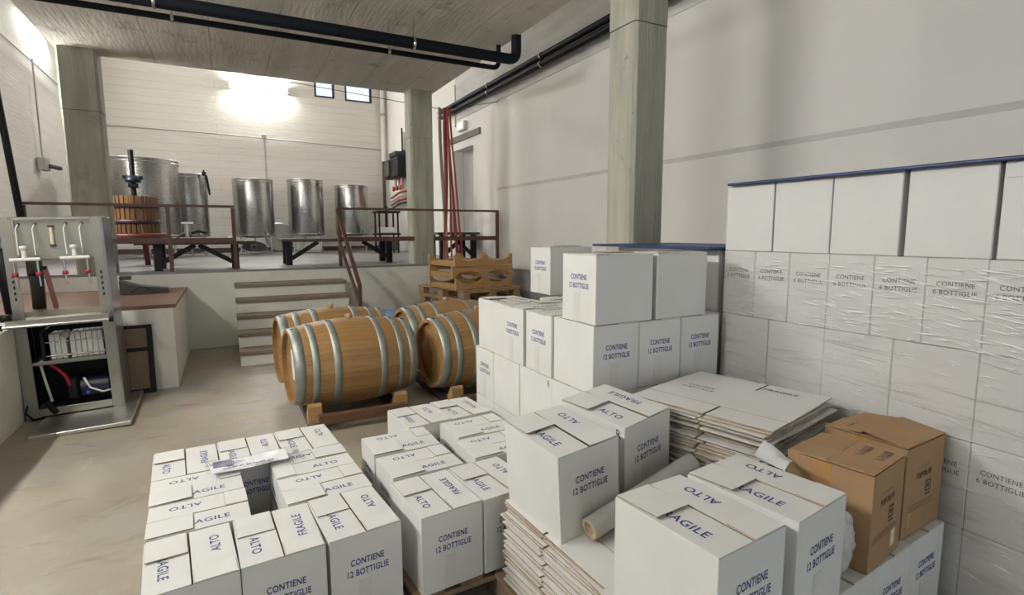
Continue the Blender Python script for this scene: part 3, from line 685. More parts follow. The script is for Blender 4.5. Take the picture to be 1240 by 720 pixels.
# paper sheet, plastic bag, rolls near the foreground cartons
pb = MB(); n = 6
vs = []
for i in range(n+1):
    for j in range(n+1): vs.append((-.075+.15*i/n, -.05+.1*j/n, .012*math.sin(i*.8)*math.cos(j*.6)))
vs2 = [(a, b, c-.0012) for a, b, c in vs]
def gridf(n, m, o=0): return [(o+i*(m+1)+j, o+(i+1)*(m+1)+j, o+(i+1)*(m+1)+j+1, o+i*(m+1)+j+1) for i in range(n) for j in range(m)]
pb.add(vs, gridf(n, n), True); pb.add(vs2, gridf(n, n), True)
tag(pb.build('paper_sheet', paper, None, (1.515, 1.075, .772), (R(14), R(4), R(25))), 'loose white paper sheet between foreground carton and kraft box', 'paper')
def crumple(name, c, rx, ry, rz, m, label, cat, seed, amp=.25, seg=28):
    rr = random.Random(seed); ph = [(rr.uniform(2, 7), rr.uniform(2, 7), rr.uniform(2, 7), rr.uniform(0, 6)) for _ in range(9)]
    vs = []
    for i in range(seg+1):
        th = PI*i/seg
        for j in range(seg):
            p = 2*PI*j/seg; d = Vector((math.sin(th)*math.cos(p), math.sin(th)*math.sin(p), math.cos(th)))
            k = 1+amp*sum(abs(math.sin(a*d.x+b*d.y+e*d.z+f))-.6 for a, b, e, f in ph)/3
            vs.append((d.x*rx*k, d.y*ry*k, d.z*rz*k))
    fs = [(i*seg+j, i*seg+(j+1) % seg, (i+1)*seg+(j+1) % seg, (i+1)*seg+j) for i in range(seg) for j in range(seg)]
    return tag(MB().add(vs, fs, True).build(name, m, None, c), label, cat)
bagw = mat('milky_plastic', (.66, .65, .63), (.56, .55, .53), scale=9, rough=.25, bump=.6, bscale=16)
crumple('plastic_bag', (1.575, .90, .566), .055, .05, .10, bagw, 'crumpled translucent plastic bag between the foreground carton and the kraft box', 'plastic bag', 3)
rr0, rr1 = Vector((.995, 1.350, .524)), Vector((1.485, 1.385, .635))
fr = empty('film_roll', (0, 0, 0)); tag(fr, 'roll of translucent plastic film lying on the flattened cartons', 'roll')
dv = (rr1-rr0).normalized()
MB().tube([rr0, rr1], .037, 28, False).build('film', roll_m, fr)
def ring(p, d, r0, r1, t, m, name, parent):
    q = d.to_track_quat('Z', 'Y').to_euler()
    return MB().lathe([(r0, 0), (r1, 0), (r1, t), (r0, t)], 24, closed=True).build(name, m, parent, p, q)
ring(rr0-dv*.001, dv, .0205, .0368, .004, core_m, 'end_face', fr); ring(rr1-dv*.003, dv, .0205, .0368, .004, core_m, 'end_face', fr)
ring(rr0+dv*.003, dv, .018, .0205, .47, core_m, 'core', fr)
tr = empty('tape_roll', (1.135, 1.265, .490)); tag(tr, 'cream tape roll beside the film roll', 'tape')
MB().lathe([(.022, 0), (.035, 0), (.035, .045), (.022, .045)], 28, closed=True).build('tape_band', cream, tr); MB().lathe([(.020, 0), (.0218, 0), (.0218, .045), (.020, .045)], 28, closed=True).build('core', core_m, tr)
tr.rotation_euler = (R(3), R(-5), 0)
# document sleeve on the left pallet
ds = empty('document_sleeve', (loc4(.0, .225)[0], loc4(.0, .225)[1], PZ+BH+.020), R(4)); ds.scale = (1.15, 1.15, 1); tag(ds, 'clear plastic sleeve with a printed sheet lying across the cartons', 'document')
b = MB(); n, m_ = 14, 6
g = lambda i, j, o: (-.165+.33*i/n, -.065+.13*j/m_, .004*math.sin(i*.9)*math.sin(j*1.1)+.003*math.cos(i*.5)+o)
vs = [g(i, j, .003) for i in range(n+1) for j in range(m_+1)]; b.add(vs, gridf(n, m_), True)
b.build('sleeve', sleeve_m, ds)
b = MB(); g2_ = lambda i, j, o: (-.15+.27*i/n, -.058+.116*j/m_, .004*math.sin(i*.9)*math.sin(j*1.1)+.003*math.cos(i*.5)+o)
vs = [g2_(i, j, 0) for i in range(n+1) for j in range(m_+1)]; b.add(vs, gridf(n, m_), True); b.add([(x, y, z-.001) for x, y, z in vs], gridf(n, m_), True)
sh = b.build('sheet', paper, ds)
MB().box(-.14, -.075, -.012, .05, .0045, .005).build('picture', photo_m, sh)
b = MB(); rq = random.Random(4)
x = -.11
while x < .06:
    wv = rq.uniform(.004, .010); b.box(x, x+wv, -.04, -.033+rq.uniform(-.002, .003), .0045, .005); x += wv+rq.choice((.002, .002, .008))
b.build('print', ink_grey, sh)

# ================================================================== BARRELS
BLN, RB, RH = .965, .35, .293
NS = 26
def brad(x): return RB-(RB-RH)*abs(2*x/BLN)**2
def stave_mesh(m):
    b = MB(); seg = 10; half = PI/NS*.985; vs = []
    for i in range(seg+1):
        x = -BLN/2+BLN*i/seg; r = brad(x)
        for t, rr in ((-half, r), (0, r+.0008), (half, r), (half, r-.027), (-half, r-.027)):
            vs.append((x, rr*math.sin(t), rr*math.cos(t)))
    fs = [(i*5+k, i*5+(k+1) % 5, (i+1)*5+(k+1) % 5, (i+1)*5+k) for i in range(seg) for k in range(5)]
    fs += [(4, 3, 2, 1, 0), tuple(seg*5+k for k in range(5))]
    b.add(vs, fs); me = b.mesh('stave', m); fixn(me); return me
stave_me = [stave_mesh(m) for m in oaks]
def hoop_mesh(xc, wd):
    x0, x1 = xc-wd/2, xc+wd/2; e = .0035
    me = MB().lathe([(brad(x0)+e, x0), (brad(xc)+e, xc), (brad(x1)+e, x1), (brad(x1)+.0009, x1), (brad(x0)+.0009, x0)], 52, 'x', closed=True).mesh('hoop', hoop_m); fixn(me); return me
hoops = [hoop_mesh(s*a, wd) for s in (-1, 1) for a, wd in ((.446, .072), (.335, .050), (.180, .054))]
rivet_me = MB().box(-.012, .012, -.022, .022, -.002, .003).mesh('clip', mat('dark_blue_clip', (.05, .07, .16), rough=.4)); 
headp = []
rhd = RH-.02; npk = 6
for i in range(npk):
    y0, y1 = -rhd+2*rhd*i/npk, -rhd+2*rhd*(i+1)/npk; poly = []
    y0 += .0012; y1 -= .0012
    ys = [y0+(y1-y0)*k/5 for k in range(6)]
    poly = [(y, math.sqrt(max(0, rhd*rhd-y*y))) for y in ys]+[(y, -math.sqrt(max(0, rhd*rhd-y*y))) for y in ys[::-1]]
    me = MB().prism(poly, -.009, .009, 'yz').mesh('head_board', oak_head); fixn(me); headp.append(me)
bung_me = MB().lathe([(0, .035), (.026, .035), (.028, .028), (.024, 0), (0, 0)], 16).mesh('bung', cork); fixn(bung_me)
def barrel(c, yaw, label, spin=0, note=False):
    o = empty('oak_barrel', (c[0], c[1], c[2]), R(yaw)); tag(o, label, 'barrel', 'oak barrels on the cradles')
    rq = random.Random(int(c[0]*100+c[1]*10))
    for k in range(NS): inst('stave', stave_me[rq.randrange(4)], o, (0, 0, 0), (2*PI*k/NS+spin, 0, 0))
    for i, h in enumerate(hoops):
        ho = inst('hoop', h, o)
        xc = (-1 if i < 3 else 1)*(.446, .335, .180)[i % 3]
        inst('clip', rivet_me, ho, (xc, -.02, brad(xc)+.004), (R(3), 0, 0))
    for s in (-1, 1):
        for me in headp: inst('head_board', me, o, (s*(BLN/2-.045), 0, 0), (R(12), 0, 0))
    inst('bung', bung_me, o, (0, 0, RB-.006))
    if note: MB().box(-.002, 0, -.085, .085, -.12, .12).build('paper_note', paper, o, (-BLN/2+.03, -.08, .02), (0, R(-2), 0))
    return o
ZB = .447
barrel((.853, 4.50, ZB), 4.5, 'oak barrel with a white paper note on its head', .05, True)
barrel((.832, 5.23, ZB), 4, 'oak barrel close to the stairs, behind the barrel with the paper note', .1)
barrel((1.985, 4.45, ZB), 5, 'oak barrel on the cradle beside the tall carton pile', .02)
barrel((1.965, 5.19, ZB), 4, 'oak barrel in front of the blue tarpaulin and pallet stack', .08)
rail_m = mat('red_brown_rail', (.17, .085, .045), (.11, .055, .03), scale=6, rough=.7, stretch=(1, 8, 8))
def cradle(x0, x1, ys, label):
    o = empty('barrel_cradle', ((x0+x1)/2, sum(ys)/len(ys), 0)); tag(o, label, 'cradle', 'wooden barrel cradles'); cx, cy = o.location.x, o.location.y
    ya, yb = min(ys)-.42, max(ys)+.42
    for x in (x0+.15, x1-.15):
        MB().bbox(x-cx-.045, x-cx+.045, ya-cy, yb-cy, .0, .055, .004).build('cross_beam', darkwood, o)
        for y in ys:
            for s in (-1, 1):
                yy = y+s*.265
                poly = [(-.055, .0), (.055, .0), (.055, .085), (0, .15) if False else (s*.055, .165), (-s*.02, .085), (-.055, .085)] if s > 0 else [(-.055, 0), (.055, 0), (.055, .085), (.02, .085), (-.055, .165), (-.055, .085)]
                q = MB().prism([(a, b+.055) for a, b in ([(-.055, 0), (.055, 0), (.055, .13), (.03, .15), (-.055, .055)] if s > 0 else [(-.055, 0), (.055, 0), (.055, .055), (-.03, .15), (-.055, .13)])], -.05, .05, 'yz')
                q.build('wedge', cradle_m, o, (x-cx, yy-cy, 0))
    for y in (ya+.05, yb-.05): MB().bbox(x0-cx+.17, x1-cx-.12, y-cy-.03, y-cy+.03, .056, .13, .004).build('rail', rail_m, o)
    return o
cradle(.37, 1.335, (4.50, 5.23), 'low wooden cradle under the two barrels by the stairs')
cradle(1.50, 2.47, (4.43, 5.17), 'low wooden cradle under the two barrels by the carton pile')
# blue tarpaulin on pallets
for k in range(3): pallet((2.0, 6.86, k*PZ), 90, 'wooden pallet under the blue tarpaulin beside the stairs', 'pallets under the tarpaulin', m=pallet_g, W=.9, L=.9)
vs = []; n = 14
for i in range(n+1):
    for j in range(n+1):
        u, v = -1+2*i/n, -1+2*j/n; dz = -.10*max(0, max(abs(u), abs(v))-.93)/.07+.006*math.sin(i*1.3)*math.cos(j*1.7)
        vs.append((u*.475, v*.475, dz))
b = MB(); b.add(vs, gridf(n, n), True); b.add([(x, y, z-.002) for x, y, z in vs], gridf(n, n), True)
tag(b.build('tarpaulin', blue_lt, None, (2.0, 6.86, 3*PZ+.012)), 'light blue tarpaulin over low pallets beside the stairs', 'tarpaulin')
# pallet stack with scalloped barrel racks
gs = (3.10, 7.22); ga = 12
for k in range(5): pallet((gs[0]+random.uniform(-.01, .01), gs[1], k*PZ), ga, 'wooden pallet in the stack under the scalloped racks', 'pallets under the racks', W=.98, L=1.18, m=pallet_m)
def rack(z, yaw, label, L=1.0, D=.62, flip=False):
    o = empty('barrel_rack', (gs[0]-.02, gs[1]-.12, z), R(yaw)); tag(o, label, 'rack', 'scalloped wooden barrel racks')
    hh = .15
    def scal(n_=2):
        pts = [(-L/2, 0), (L/2, 0), (L/2, hh)]
        for c in (L/4, -L/4):
            rad = .21
            for t in range(9):
                a = PI*(t/8); x = c+rad*math.cos(a); pts.append((x, hh-.085*math.sin(a)))
        pts.append((-L/2, hh)); return pts
    prof = scal()
    if flip: prof = [(x, hh-z_) for x, z_ in prof][::-1]
    for y in (-D/2, D/2): MB().prism(prof, y-.02, y+.02, 'xz').build('scalloped_board', cradle_m, o)
    for x in (-L/2+.06, 0, L/2-.06): MB().bbox(x-.05, x+.05, -D/2+.02, D/2-.02, .0, .07, .004).build('cross_board', cradle_m, o)
    return o
rack(5*PZ+.001, 14, 'scalloped wooden barrel rack, lowest of three on the pallet stack')
rack(5*PZ+.155, 9, 'scalloped wooden barrel rack turned upside down between two others', flip=True)
rack(5*PZ+.31, 13, 'scalloped wooden barrel rack on top of the pallet stack')
# ================================================================== RAILINGS
def railing(name, x0, x1, posts, label, extra=None):
    o = empty(name, (x0, YP+.03, ZP)); tag(o, label, 'railing')
    MB().bar((0, 0, .82), (x1-x0, 0, .82), .05, .032).build('top_rail', rust, o); MB().bar((0, 0, .385), (x1-x0, 0, .385), .03, .065).build('lower_rail', rust, o)
    for x, zb in posts: MB().bar((x-x0, -.0, zb), (x-x0, -.0, .80), .045, .045).build('post', rust, o)
    return o
railing('railing', -2.02, .12, [(-2.0, 0), (-.62, 0), (.10, 0)], 'rust-red steel railing in front of the basket press')
rr_ = railing('railing', 1.42, 3.97, [(1.44, 0), (3.95, 0)], 'rust-red steel railing beside the red hoses, with stair handrail')
MB().bar((.0, 0, .80), (.02, -1.22, -.18), .045, .035).build('handrail', rust, rr_); MB().bar((.0, 0, .385), (.02, -1.22, -.42), .03, .05).build('handrail', rust, rr_)
MB().bar((.02, -1.2, -.62), (.02, -1.2, -.16), .045, .045).build('post', rust, rr_)
# ================================================================== TANKS
def tank(c, r, z0, z1, label, legs=True, valve=True):
    o = empty('steel_tank', (c[0], c[1], ZP)); tag(o, label, 'tank', 'stainless steel wine tanks'); a, b_ = z0-ZP, z1-ZP
    MB().lathe([(0, a-.04), (r*.5, a-.03), (r-.01, a), (r, a+.02), (r, b_-.02), (r-.004, b_), (r-.02, b_), (r-.02, b_-.12), (0, b_-.12)], 48).build('body', tank_m, o)
    for z, t in ((b_-.012, .012), (b_-.07, .010), (a+.03, .010)): MB().lathe([(r, z-t), (r+.012, z-t*.6), (r+.012, z+t*.6), (r, z+t)], 48).build('rim', steel, o)
    for k in range(3):
        t = R(30+120*k+180); x, y = (r-.06)*math.cos(t), (r-.06)*math.sin(t); MB().tube([(x, y, 0), (x, y, a+.03)], .022, 10).build('leg', steel, o)
    MB().lathe([(r-.05, .05), (r-.035, .06), (r-.05, .07)], 32, closed=True).build('leg_ring', steel, o)
    v = MB().tube([(r*.5, -r*.88, a+.06), (r*.55, -r*.98, a+.06)], .025, 10); v.build('valve', steel, o)
    return o
tank((-1.36, 12.45), .63, 1.42, 2.85, 'wide stainless tank behind the wooden basket press')
tank((-.66, 13.3), .38, 1.42, 2.70, 'narrow stainless tank with a black hose clip next to the widest tank')
tank((.61, 13.75), .42, 1.41, 2.69, 'stainless tank beside the stairs opening with a round lid leaning near it')
tank((1.76, 14.0), .405, 1.43, 2.74, 'stainless tank with a white sheet beneath, between two tanks')
tank((2.87, 14.15), .40, 1.44, 2.66, 'stainless tank close to the black screw stand')
def lid(c, r, tilt, yaw, label):
    o = empty('tank_lid', c, 0); o.rotation_euler = (R(tilt), 0, R(yaw)); tag(o, label, 'lid', 'round steel tank lids')
    MB().lathe([(0, .02), (r*.9, .012), (r, .02), (r, -.01), (0, -.008)], 40).build('disc', steel, o, (0, r, 0)); MB().tube([(-.06, r, .02), (-.06, r, .07), (.06, r, .07), (.06, r, .02)], .01, 8).build('handle', steel, o)
    return o
lid((1.22, 14.75, ZP+.02), .36, 80, 0, 'round steel tank lid leaning on the far wall')
lid((.62, 13.36, ZP+.02), .29, 27, 15, 'round steel tank lid tipped under the tank')
tag(MB().bbox(-.33, .33, -.01, .01, 0, .28, .003).build('plastic_sheet', white_pl, None, (1.78, 14.1, ZP+.01), (R(-12), 0, 0)), 'white plastic panel beneath the steel tank', 'panel')
hc = empty('hose_clip', (-.33, 13.02, 2.72)); tag(hc, 'black hose clamp hooked on the narrow tank rim', 'clamp')
MB().tube([(0, 0, .06), (.03, -.02, -.05), (.09, -.03, -.45)], .016, 8).build('strap', black, hc); MB().bbox(-.03, .05, -.05, .0, -.06, .02, .005).build('clip', black, hc); MB().tube([(.06, -.02, -.05), (.1, -.03, -.42)], .01, 8).build('hook', black, hc)
# ================================================================== TABLES ON THE PLATFORM
def table(x0, x1, y0, y1, zt, legs, label, m=black):
    o = empty('trestle_table', ((x0+x1)/2, (y0+y1)/2, ZP)); tag(o, label, 'table'); cx, cy = o.location.x, o.location.y; t = zt-ZP
    MB().bbox(x0-cx, x1-cx, y0-cy, y1-cy, t-.045, t, .005).build('table_top', darkwood, o)
    for i, x in enumerate(legs):
        for y in (y0+.07, y1-.07): MB().bbox(x-cx-.045, x-cx+.045, y-cy-.045, y-cy+.045, 0, t-.046, .005).build('leg', m, o)
        s = 1 if i == 0 else -1
        MB().bar((x-cx+s*.04, y0+.07-cy, .10), (x-cx+s*.42, y0+.07-cy, t-.05), .05, .06).build('brace', m, o)
    return o
table(-1.02, .22, 8.15, 8.75, 1.385, (-.78, .10), 'black trestle table behind the railing beside the basket press')
table(.72, 2.46, 8.62, 9.2, 1.40, (.82, 2.33), 'black trestle table behind the railing in front of the tanks')
table(3.2, 3.98, 8.75, 9.4, 1.49, (3.3, 3.88), 'black table by the hanging red hoses')
# gadget on the first table
gd = empty('corking_tool', (-.42, 8.42, 1.387)); tag(gd, 'small metal hand tool with black lever on the trestle table', 'tool')
MB().bbox(-.12, .16, -.06, .06, 0, .05, .006).build('base', steel, gd); MB().tube([(-.03, 0, .05), (-.03, 0, .22)], .035, 12).build('cylinder', steel, gd)
MB().bbox(-.09, .05, -.04, .04, .22, .25, .005).build('cap', steel, gd); MB().tube([(.02, 0, .10), (.1, -.02, .13), (.2, -.03, .10)], .018, 8).build('lever', black, gd); MB().tube([(-.16, 0, .04), (-.07, 0, .09), (.02, 0, .06)], .025, 8).build('body', greyfab, gd)
tag(MB().lathe([(0, 0), (.03, .005), (.038, .03), (.025, .055), (0, .06)], 14).build('ball', white_pl, None, (.06, 8.3, 1.386)), 'small white ball on the trestle table', 'ball')
# ================================================================== BASKET PRESS
bp_ = empty('basket_press', (-1.13, 9.5, ZP)); tag(bp_, 'wooden slat basket wine press with black screw and red legs', 'wine press')
pr_, nsl = .275, 28
sl_me = MB().bbox(-.024, .024, -.011, .011, 0, .52, .003).mesh('slat', press_wood); fixn(sl_me)
for k in range(nsl):
    t = 2*PI*k/nsl; inst('slat', sl_me, bp_, (pr_*math.cos(t), pr_*math.sin(t), .48), (0, 0, t+PI/2))
for z in (.64, .86): MB().lathe([(pr_+.012, z-.03), (pr_+.02, z-.03), (pr_+.02, z+.03), (pr_+.012, z+.03)], 36, closed=True).build('hoop', purple, bp_)
MB().lathe([(0, .40), (.36, .40), (.37, .47), (.35, .475), (.34, .43), (0, .43)], 36).build('tray', press_red, bp_)
for k in range(3):
    t = R(-40+120*k); MB().bar((.28*math.cos(t), .28*math.sin(t), .40), (.36*math.cos(t), .36*math.sin(t), 0), .07, .05).build('leg', press_red, bp_)
MB().tube([(0, 0, .43), (0, 0, 1.66)], .035, 14).build('screw', black, bp_)
n_ = MB().lathe([(0, 1.20), (.09, 1.20), (.10, 1.23), (.07, 1.30), (0, 1.30)], 20).build('screw_nut', dkblue, bp_); 
for s in (-1, 1): MB().bar((0, 0, 1.27), (s*.12, .02*s, 1.27), .05, .05).build('lug', dkblue, n_)
MB().bbox(-.06, .06, -.06, .06, 1.13, 1.19, .01).build('collar', black, bp_)
# ================================================================== PIPES, HOSES, CABLES
def elbow(p0, c, p1, r, seg=6):
    p0, c, p1 = Vector(p0), Vector(c), Vector(p1); a = c+(p0-c).normalized()*r; b = c+(p1-c).normalized()*r
    return [p0]+[a*(1-t)**2+c*2*t*(1-t)+b*t*t for t in [i/seg for i in range(seg+1)]]+[p1]
def pipe_run(name, pts, r, label, clamps=(), m=None):
    o = empty(name, pts[0]); tag(o, label, 'pipe'); q = Vector(pts[0])
    MB().tube([Vector(p)-q for p in pts], r, 14).build('pipe', m or blackpipe, o)
    for x in clamps:
        MB().lathe([(r, -.012), (r+.008, -.012), (r+.008, .012), (r, .012)], 18, 'x', closed=True).build('clamp', steel, o, (x-q.x, 0, 0))
        MB().tube([(x-q.x, 0, r), (x-q.x, 0, ZS-q.z)], .006, 6).build('hanger', steel, o)
    return o
pipe_run('ceiling_pipe', elbow((-1.5, 5.38, 3.34), (2.90, 5.38, 3.34), (2.90, 5.38, 4.6), .1), .055, 'thick black pipe hung under the concrete slab', (-.4, 1.75))
pipe_run('ceiling_pipe', elbow((-1.5, 5.73, 3.34), (2.86, 5.73, 3.34), (2.86, 5.73, 4.6), .08), .027, 'thin black pipe hung under the concrete slab', (-.3, 1.6))
for z, lb in ((3.87, 'upper of two black pipes running along the right wall'), (3.765, 'lower of two black pipes running along the right wall')):
    o = empty('wall_pipe', (3.95, -1, z)); tag(o, lb, 'pipe', 'wall pipes'); MB().tube([(0, 0, 0), (0, 11.6, 0)], .042, 14).build('pipe', blackpipe, o)
    for y in (4.3, 7.6, 9.3): MB().lathe([(.042, -.012), (.05, -.012), (.05, .012), (.042, .012)], 18, 'y', closed=True).build('clamp', steel, o, (0, y, 0)); MB().box(0, .09, y-.01, y+.01, -.008, .008).build('bracket', steel, o)
# wire with hanging hoses
hw0, hw1 = Vector((-.4, 8.5, 3.70)), Vector((4.03, 8.1, 3.585))
wm = (3.2, 8.40, 3.44)
tag(MB().tube([hw0, Vector(wm), hw1], .005, 6).build('wire', black), 'thin wire stretched from the slab to the right wall', 'wire')
def hose(x0, x1, m, label, yo=0, r=.016, zb=ZP+.02, loop=True):
    pts = []
    for i in range(15):
        t = i/14; z = 3.46-(3.46-zb)*t; pts.append((x0+(x1-x0)*t**1.3+.012*math.sin(t*7+x0*9), 8.40+yo+.02*math.sin(t*5+x1*7), z))
    tag(MB().tube(pts, r, 9).build('hanging_hose', m), label, 'hose', 'hoses hung on the wire')
hose(3.11, 3.2, grey_hose, 'grey hose hanging beside the concrete column', -.02, .018)
hose(3.15, 3.26, grey_hose, 'pale grey hose hanging between the grey and orange hoses', .03, .016)
hose(3.20, 3.17, orange_hose, 'orange hose hanging on the wire', -.03, .016)
for a, b_, c in ((3.23, 3.19, 0), (3.26, 3.23, .04), (3.25, 3.30, -.05), (3.28, 3.42, .02), (3.31, 3.50, -.02), (3.29, 3.46, .06)):
    hose(a, b_, red_hose, 'red hose hanging on the wire near the doorway', c, .016)
tag(MB().lathe([(0, 0), (.07, 0), (.07, .62), (.045, .72), (.02, .74), (0, .74)], 20).build('gas_cylinder', white_pl, None, (3.6, 9.05, 1.492)), 'slim white cylinder on the black table by the hoses', 'cylinder')
# emergency light + conduit
em = empty('emergency_light', (XR-.001, 9.58, 3.37)); tag(em, 'small white emergency light above the doorway lintel', 'lamp'); MB().bbox(-.07, 0, -.17, .17, 0, .16, .008).build('housing', white_pl, em); MB().bbox(-.078, -.0705, -.15, .15, .02, .14, .003).build('cover', paper, em)
MB().tube([(-.02, .36, .9), (-.02, .36, .12)], .012, 8).build('conduit', greyplast, em)
# corner drain pipes
dp = empty('drain_pipe', (XR-.12, YF-.12, 3.4)); tag(dp, 'white drain pipe in the far corner', 'pipe'); MB().tube([(0, 0, 0), (0, 0, 3.1)], .06, 12).build('pipe', white_pl, dp); MB().lathe([(.06, 1.2), (.07, 1.2), (.07, 1.26), (.06, 1.26)], 14, closed=True).build('collar', greyplast, dp)
MB().tube([(-.02, -.02, 0), (-.02, -.02, -1.25)], .045, 10).build('corrugated_sleeve', darkwood, dp)
# cooling equipment on the right wall near the corner
cu_ = empty('cooling_unit', (XR-.022, 13.4, 2.2)); tag(cu_, 'black wall cooling unit with red and blue pipework near the far corner', 'machine')
MB().bbox(-.32, 0, -.55, .55, .62, 1.10, .02).build('housing', black, cu_); MB().bbox(-.36, -.32, .10, .5, .68, 1.04, .01).build('grille', greyfab, cu_); MB().bbox(-.3, 0, -.3, .25, 1.12, 1.25, .02).build('blue_motor', dkblue, cu_)
MB().tube([(-.1, -.25, 1.2), (-.1, -.25, 1.8)], .02, 8).build('upright', black, cu_); MB().bbox(-.08, 0, -.22, .42, 1.28, 1.72, .01).build('panel', white_pl, cu_)
for k in range(6): MB().tube([(-.15, -.4+k*.14, .62), (-.15, -.4+k*.14, .35)], .016, 8).build('riser_pipe', steel if k % 2 else red_pl, cu_)
for k in range(4): MB().tube([(-.12, -.55, .28-k*.09), (-.12, .0, .28-k*.09), (-.12, .75, .18-k*.09)], .028, 8).build('branch_pipe', (red_pl, greyplast, red_pl, dkblue)[k], cu_)
for k in range(3): MB().lathe([(0, -.02), (.06, -.02), (.06, .02), (0, .02)], 14, 'x').build('valve_wheel', red_pl, cu_, (-.2, -.35+.3*k, .38))
# black screw stand
ss = empty('screw_stand', (3.42, 12.9, ZP)); tag(ss, 'black four-post stand with a white tray near the far corner', 'stand')
for x in (-.22, .22):
    for y in (-.2, .2): MB().tube([(x, y, 0), (x, y, .95)], .022, 8).build('post', black, ss)
for z in (.94, .42): MB().bbox(-.27, .27, -.25, .25, z, z+.045, .005).build('plate', black, ss)
MB().tube([(0, 0, .5), (0, 0, 1.1)], .03, 10).build('screw', black, ss); MB().bbox(-.17, .17, -.15, .15, .47, .60, .01).build('tray', white_pl, ss); MB().bbox(-.05, .2, -.2, .2, .05, .3, .01).build('motor', greyfab, ss)
# left wall services
lp = empty('downpipe', (-2.06, 7.66, .815)); tag(lp, 'black upright pole leaning beside the left wall', 'pipe'); MB().tube([(.12, .22, 0), (0, 0, 2.7)], .035, 12).build('pole', black, lp); MB().bar((-.5, -.02, 1.75), (.06, .1, 1.75), .02, .015).build('bracket', greyplast, lp)
eb = empty('junction_box', (XL+.022, 11.4, 2.5)); tag(eb, 'grey electrical junction box on the left wall', 'electrical box'); MB().bbox(0, .1, -.14, .14, 0, .2, .01).build('box', greyplast, eb); MB().tube([(.04, 0, .2), (.04, 0, 1.72)], .012, 8).build('conduit', greyplast, eb); MB().tube([(.1, .05, .08), (.22, .2, .06)], .035, 10).build('plug', greyfab, eb)
tag(MB().tube([(XL+.03, 9.2, 4.22), (XL+.03, 14.8, 4.20)], .012, 8).build('wall_cable', greyplast), 'grey cable running level along the left wall', 'cable')
tag(MB().tube([(XL+.02, YF-.02, 3.86), (0, YF-.02, 3.84), (XR-.1, YF-.02, 3.72)], .012, 6).build('wall_cable', greyplast), 'grey cable running across the far wall above the tanks', 'cable')
jb = empty('junction_box', (.98, YF-.001, 3.80)); tag(jb, 'small grey box with a vertical conduit on the far wall', 'electrical box'); MB().bbox(-.05, .05, -.05, 0, 0, .1, .005).build('box', greyplast, jb); MB().tube([(0, -.02, 0), (0, -.02, -1.9)], .01, 6).build('conduit', greyplast, jb)
# ================================================================== BOTTLING MACHINE
bm = empty('bottling_machine', (-1.12, 5.46, 0)); tag(bm, 'stainless steel bottle filling machine with filter plates by the low wall', 'filling machine')
bm.rotation_euler = (0, R(-1.6), R(1.5))
MB().bbox(-.25, .37, -.5, .46, 0.002, .032, .004).build('base_plate', steel_br, bm)
for x in (-.315, .235): MB().box(x-.035, x+.035, -.0, .012, .033, 1.62).box(x-.035 if x < 0 else x+.023, x-.023 if x < 0 else x+.035, .012, .06, .033, 1.62).build('upright', mach_m, bm)
for x in (-.315, .235):
    b = MB()
    for k in range(5): b.box(x-.006, x+.006, -.0012, 0, .98+k*.045, 1.005+k*.045)
    b.build('slots', black, bm)
MB().bbox(.27, .283, .0, .44, .033, 1.62, .003).build('side_panel', mach_side, bm); MB().bbox(-.364, -.351, .0, .44, .033, .80, .003).build('side_panel', mach_side, bm)
MB().bbox(-.28, .20, .05, .42, 1.285, 1.615, .008).build('tank', mach_m, bm)
MB().bbox(-.30, .22, .0, .014, 1.60, 1.622, .003).build('top_bar', steel, bm)
for x in (-.25, -.15, .04, .14):
    hk = MB().lathe([(0, -.006), (.010, -.006), (.010, 0), (0, 0)], 12, 'y').build('port', black, bm, (x, .05, 1.57))
    MB().tube([(x, .04, 1.57), (x-.012, .01, 1.53), (x-.006, -.02, 1.42), (x+.0, -.05, 1.33)], .0045, 6).build('filling_tube', white_pl, bm)
gz = empty('sight_gauge', (-.055, .04, 1.40), 0, bm); MB().tube([(0, 0, 0), (0, 0, .14)], .013, 10).build('glass', cream, gz)
for z in (-.01, .14): MB().bbox(-.018, .018, -.016, .016, z, z+.018, .003).build('bracket', rust, gz)
for x0, x1 in ((-.30, -.12), (.0, .185)):
    mf = empty('manifold', ((x0+x1)/2, -.08, 1.30), 0, bm); h = (x1-x0)/2
    MB().tube([(-h, 0, 0), (h, 0, 0)], .014, 10).build('bar', white_pl, mf); MB().tube([(0, 0, .01), (0, 0, .075)], .016, 10).build('stem', white_pl, mf); MB().lathe([(0, .075), (.026, .075), (.026, .10), (0, .105)], 14).build('knob', white_pl, mf)
    for s in (-1, 1):
        MB().tube([(s*(h-.02), 0, -.01), (s*(h-.02), 0, -.10)], .009, 8).build('nozzle', steel, mf); MB().lathe([(.009, -.13), (.019, -.13), (.019, -.10), (.009, -.10)], 14, closed=True).build('ring', red_pl, mf, (s*(h-.02), 0, 0)); MB().tube([(s*(h-.02), 0, -.13), (s*(h-.02)+.004, 0, -.21)], .007, 8).build('spout', steel, mf)
MB().box(-.36, .27, -.16, .30, .80, .815).box(-.36, .27, -.16, -.15, .815, .845).box(-.36, .27, .29, .30, .815, .86).box(-.36, -.35, -.15, .29, .815, .845).box(.26, .27, -.15, .29, .815, .845).build('tray', mach_m, bm)
MB().tube([(-.385, -.18, .80), (.285, -.18, .80)], .013, 10).build('tray_bar', steel, bm)
for x in (-.39, .285): MB().lathe([(0, -.014), (.021, -.014), (.021, .014), (0, .014)], 14, 'x').build('bar_cap', black, bm, (x, -.18, .80))
MB().lathe([(0, -.03), (.03, -.03), (.03, .03), (0, .03)], 14, 'x').build('bar_cap', black, bm, (-.36, -.12, .865))
MB().bbox(-.28, .20, -.0, .40, .452, .482, .004).build('shelf', mach_m, bm)
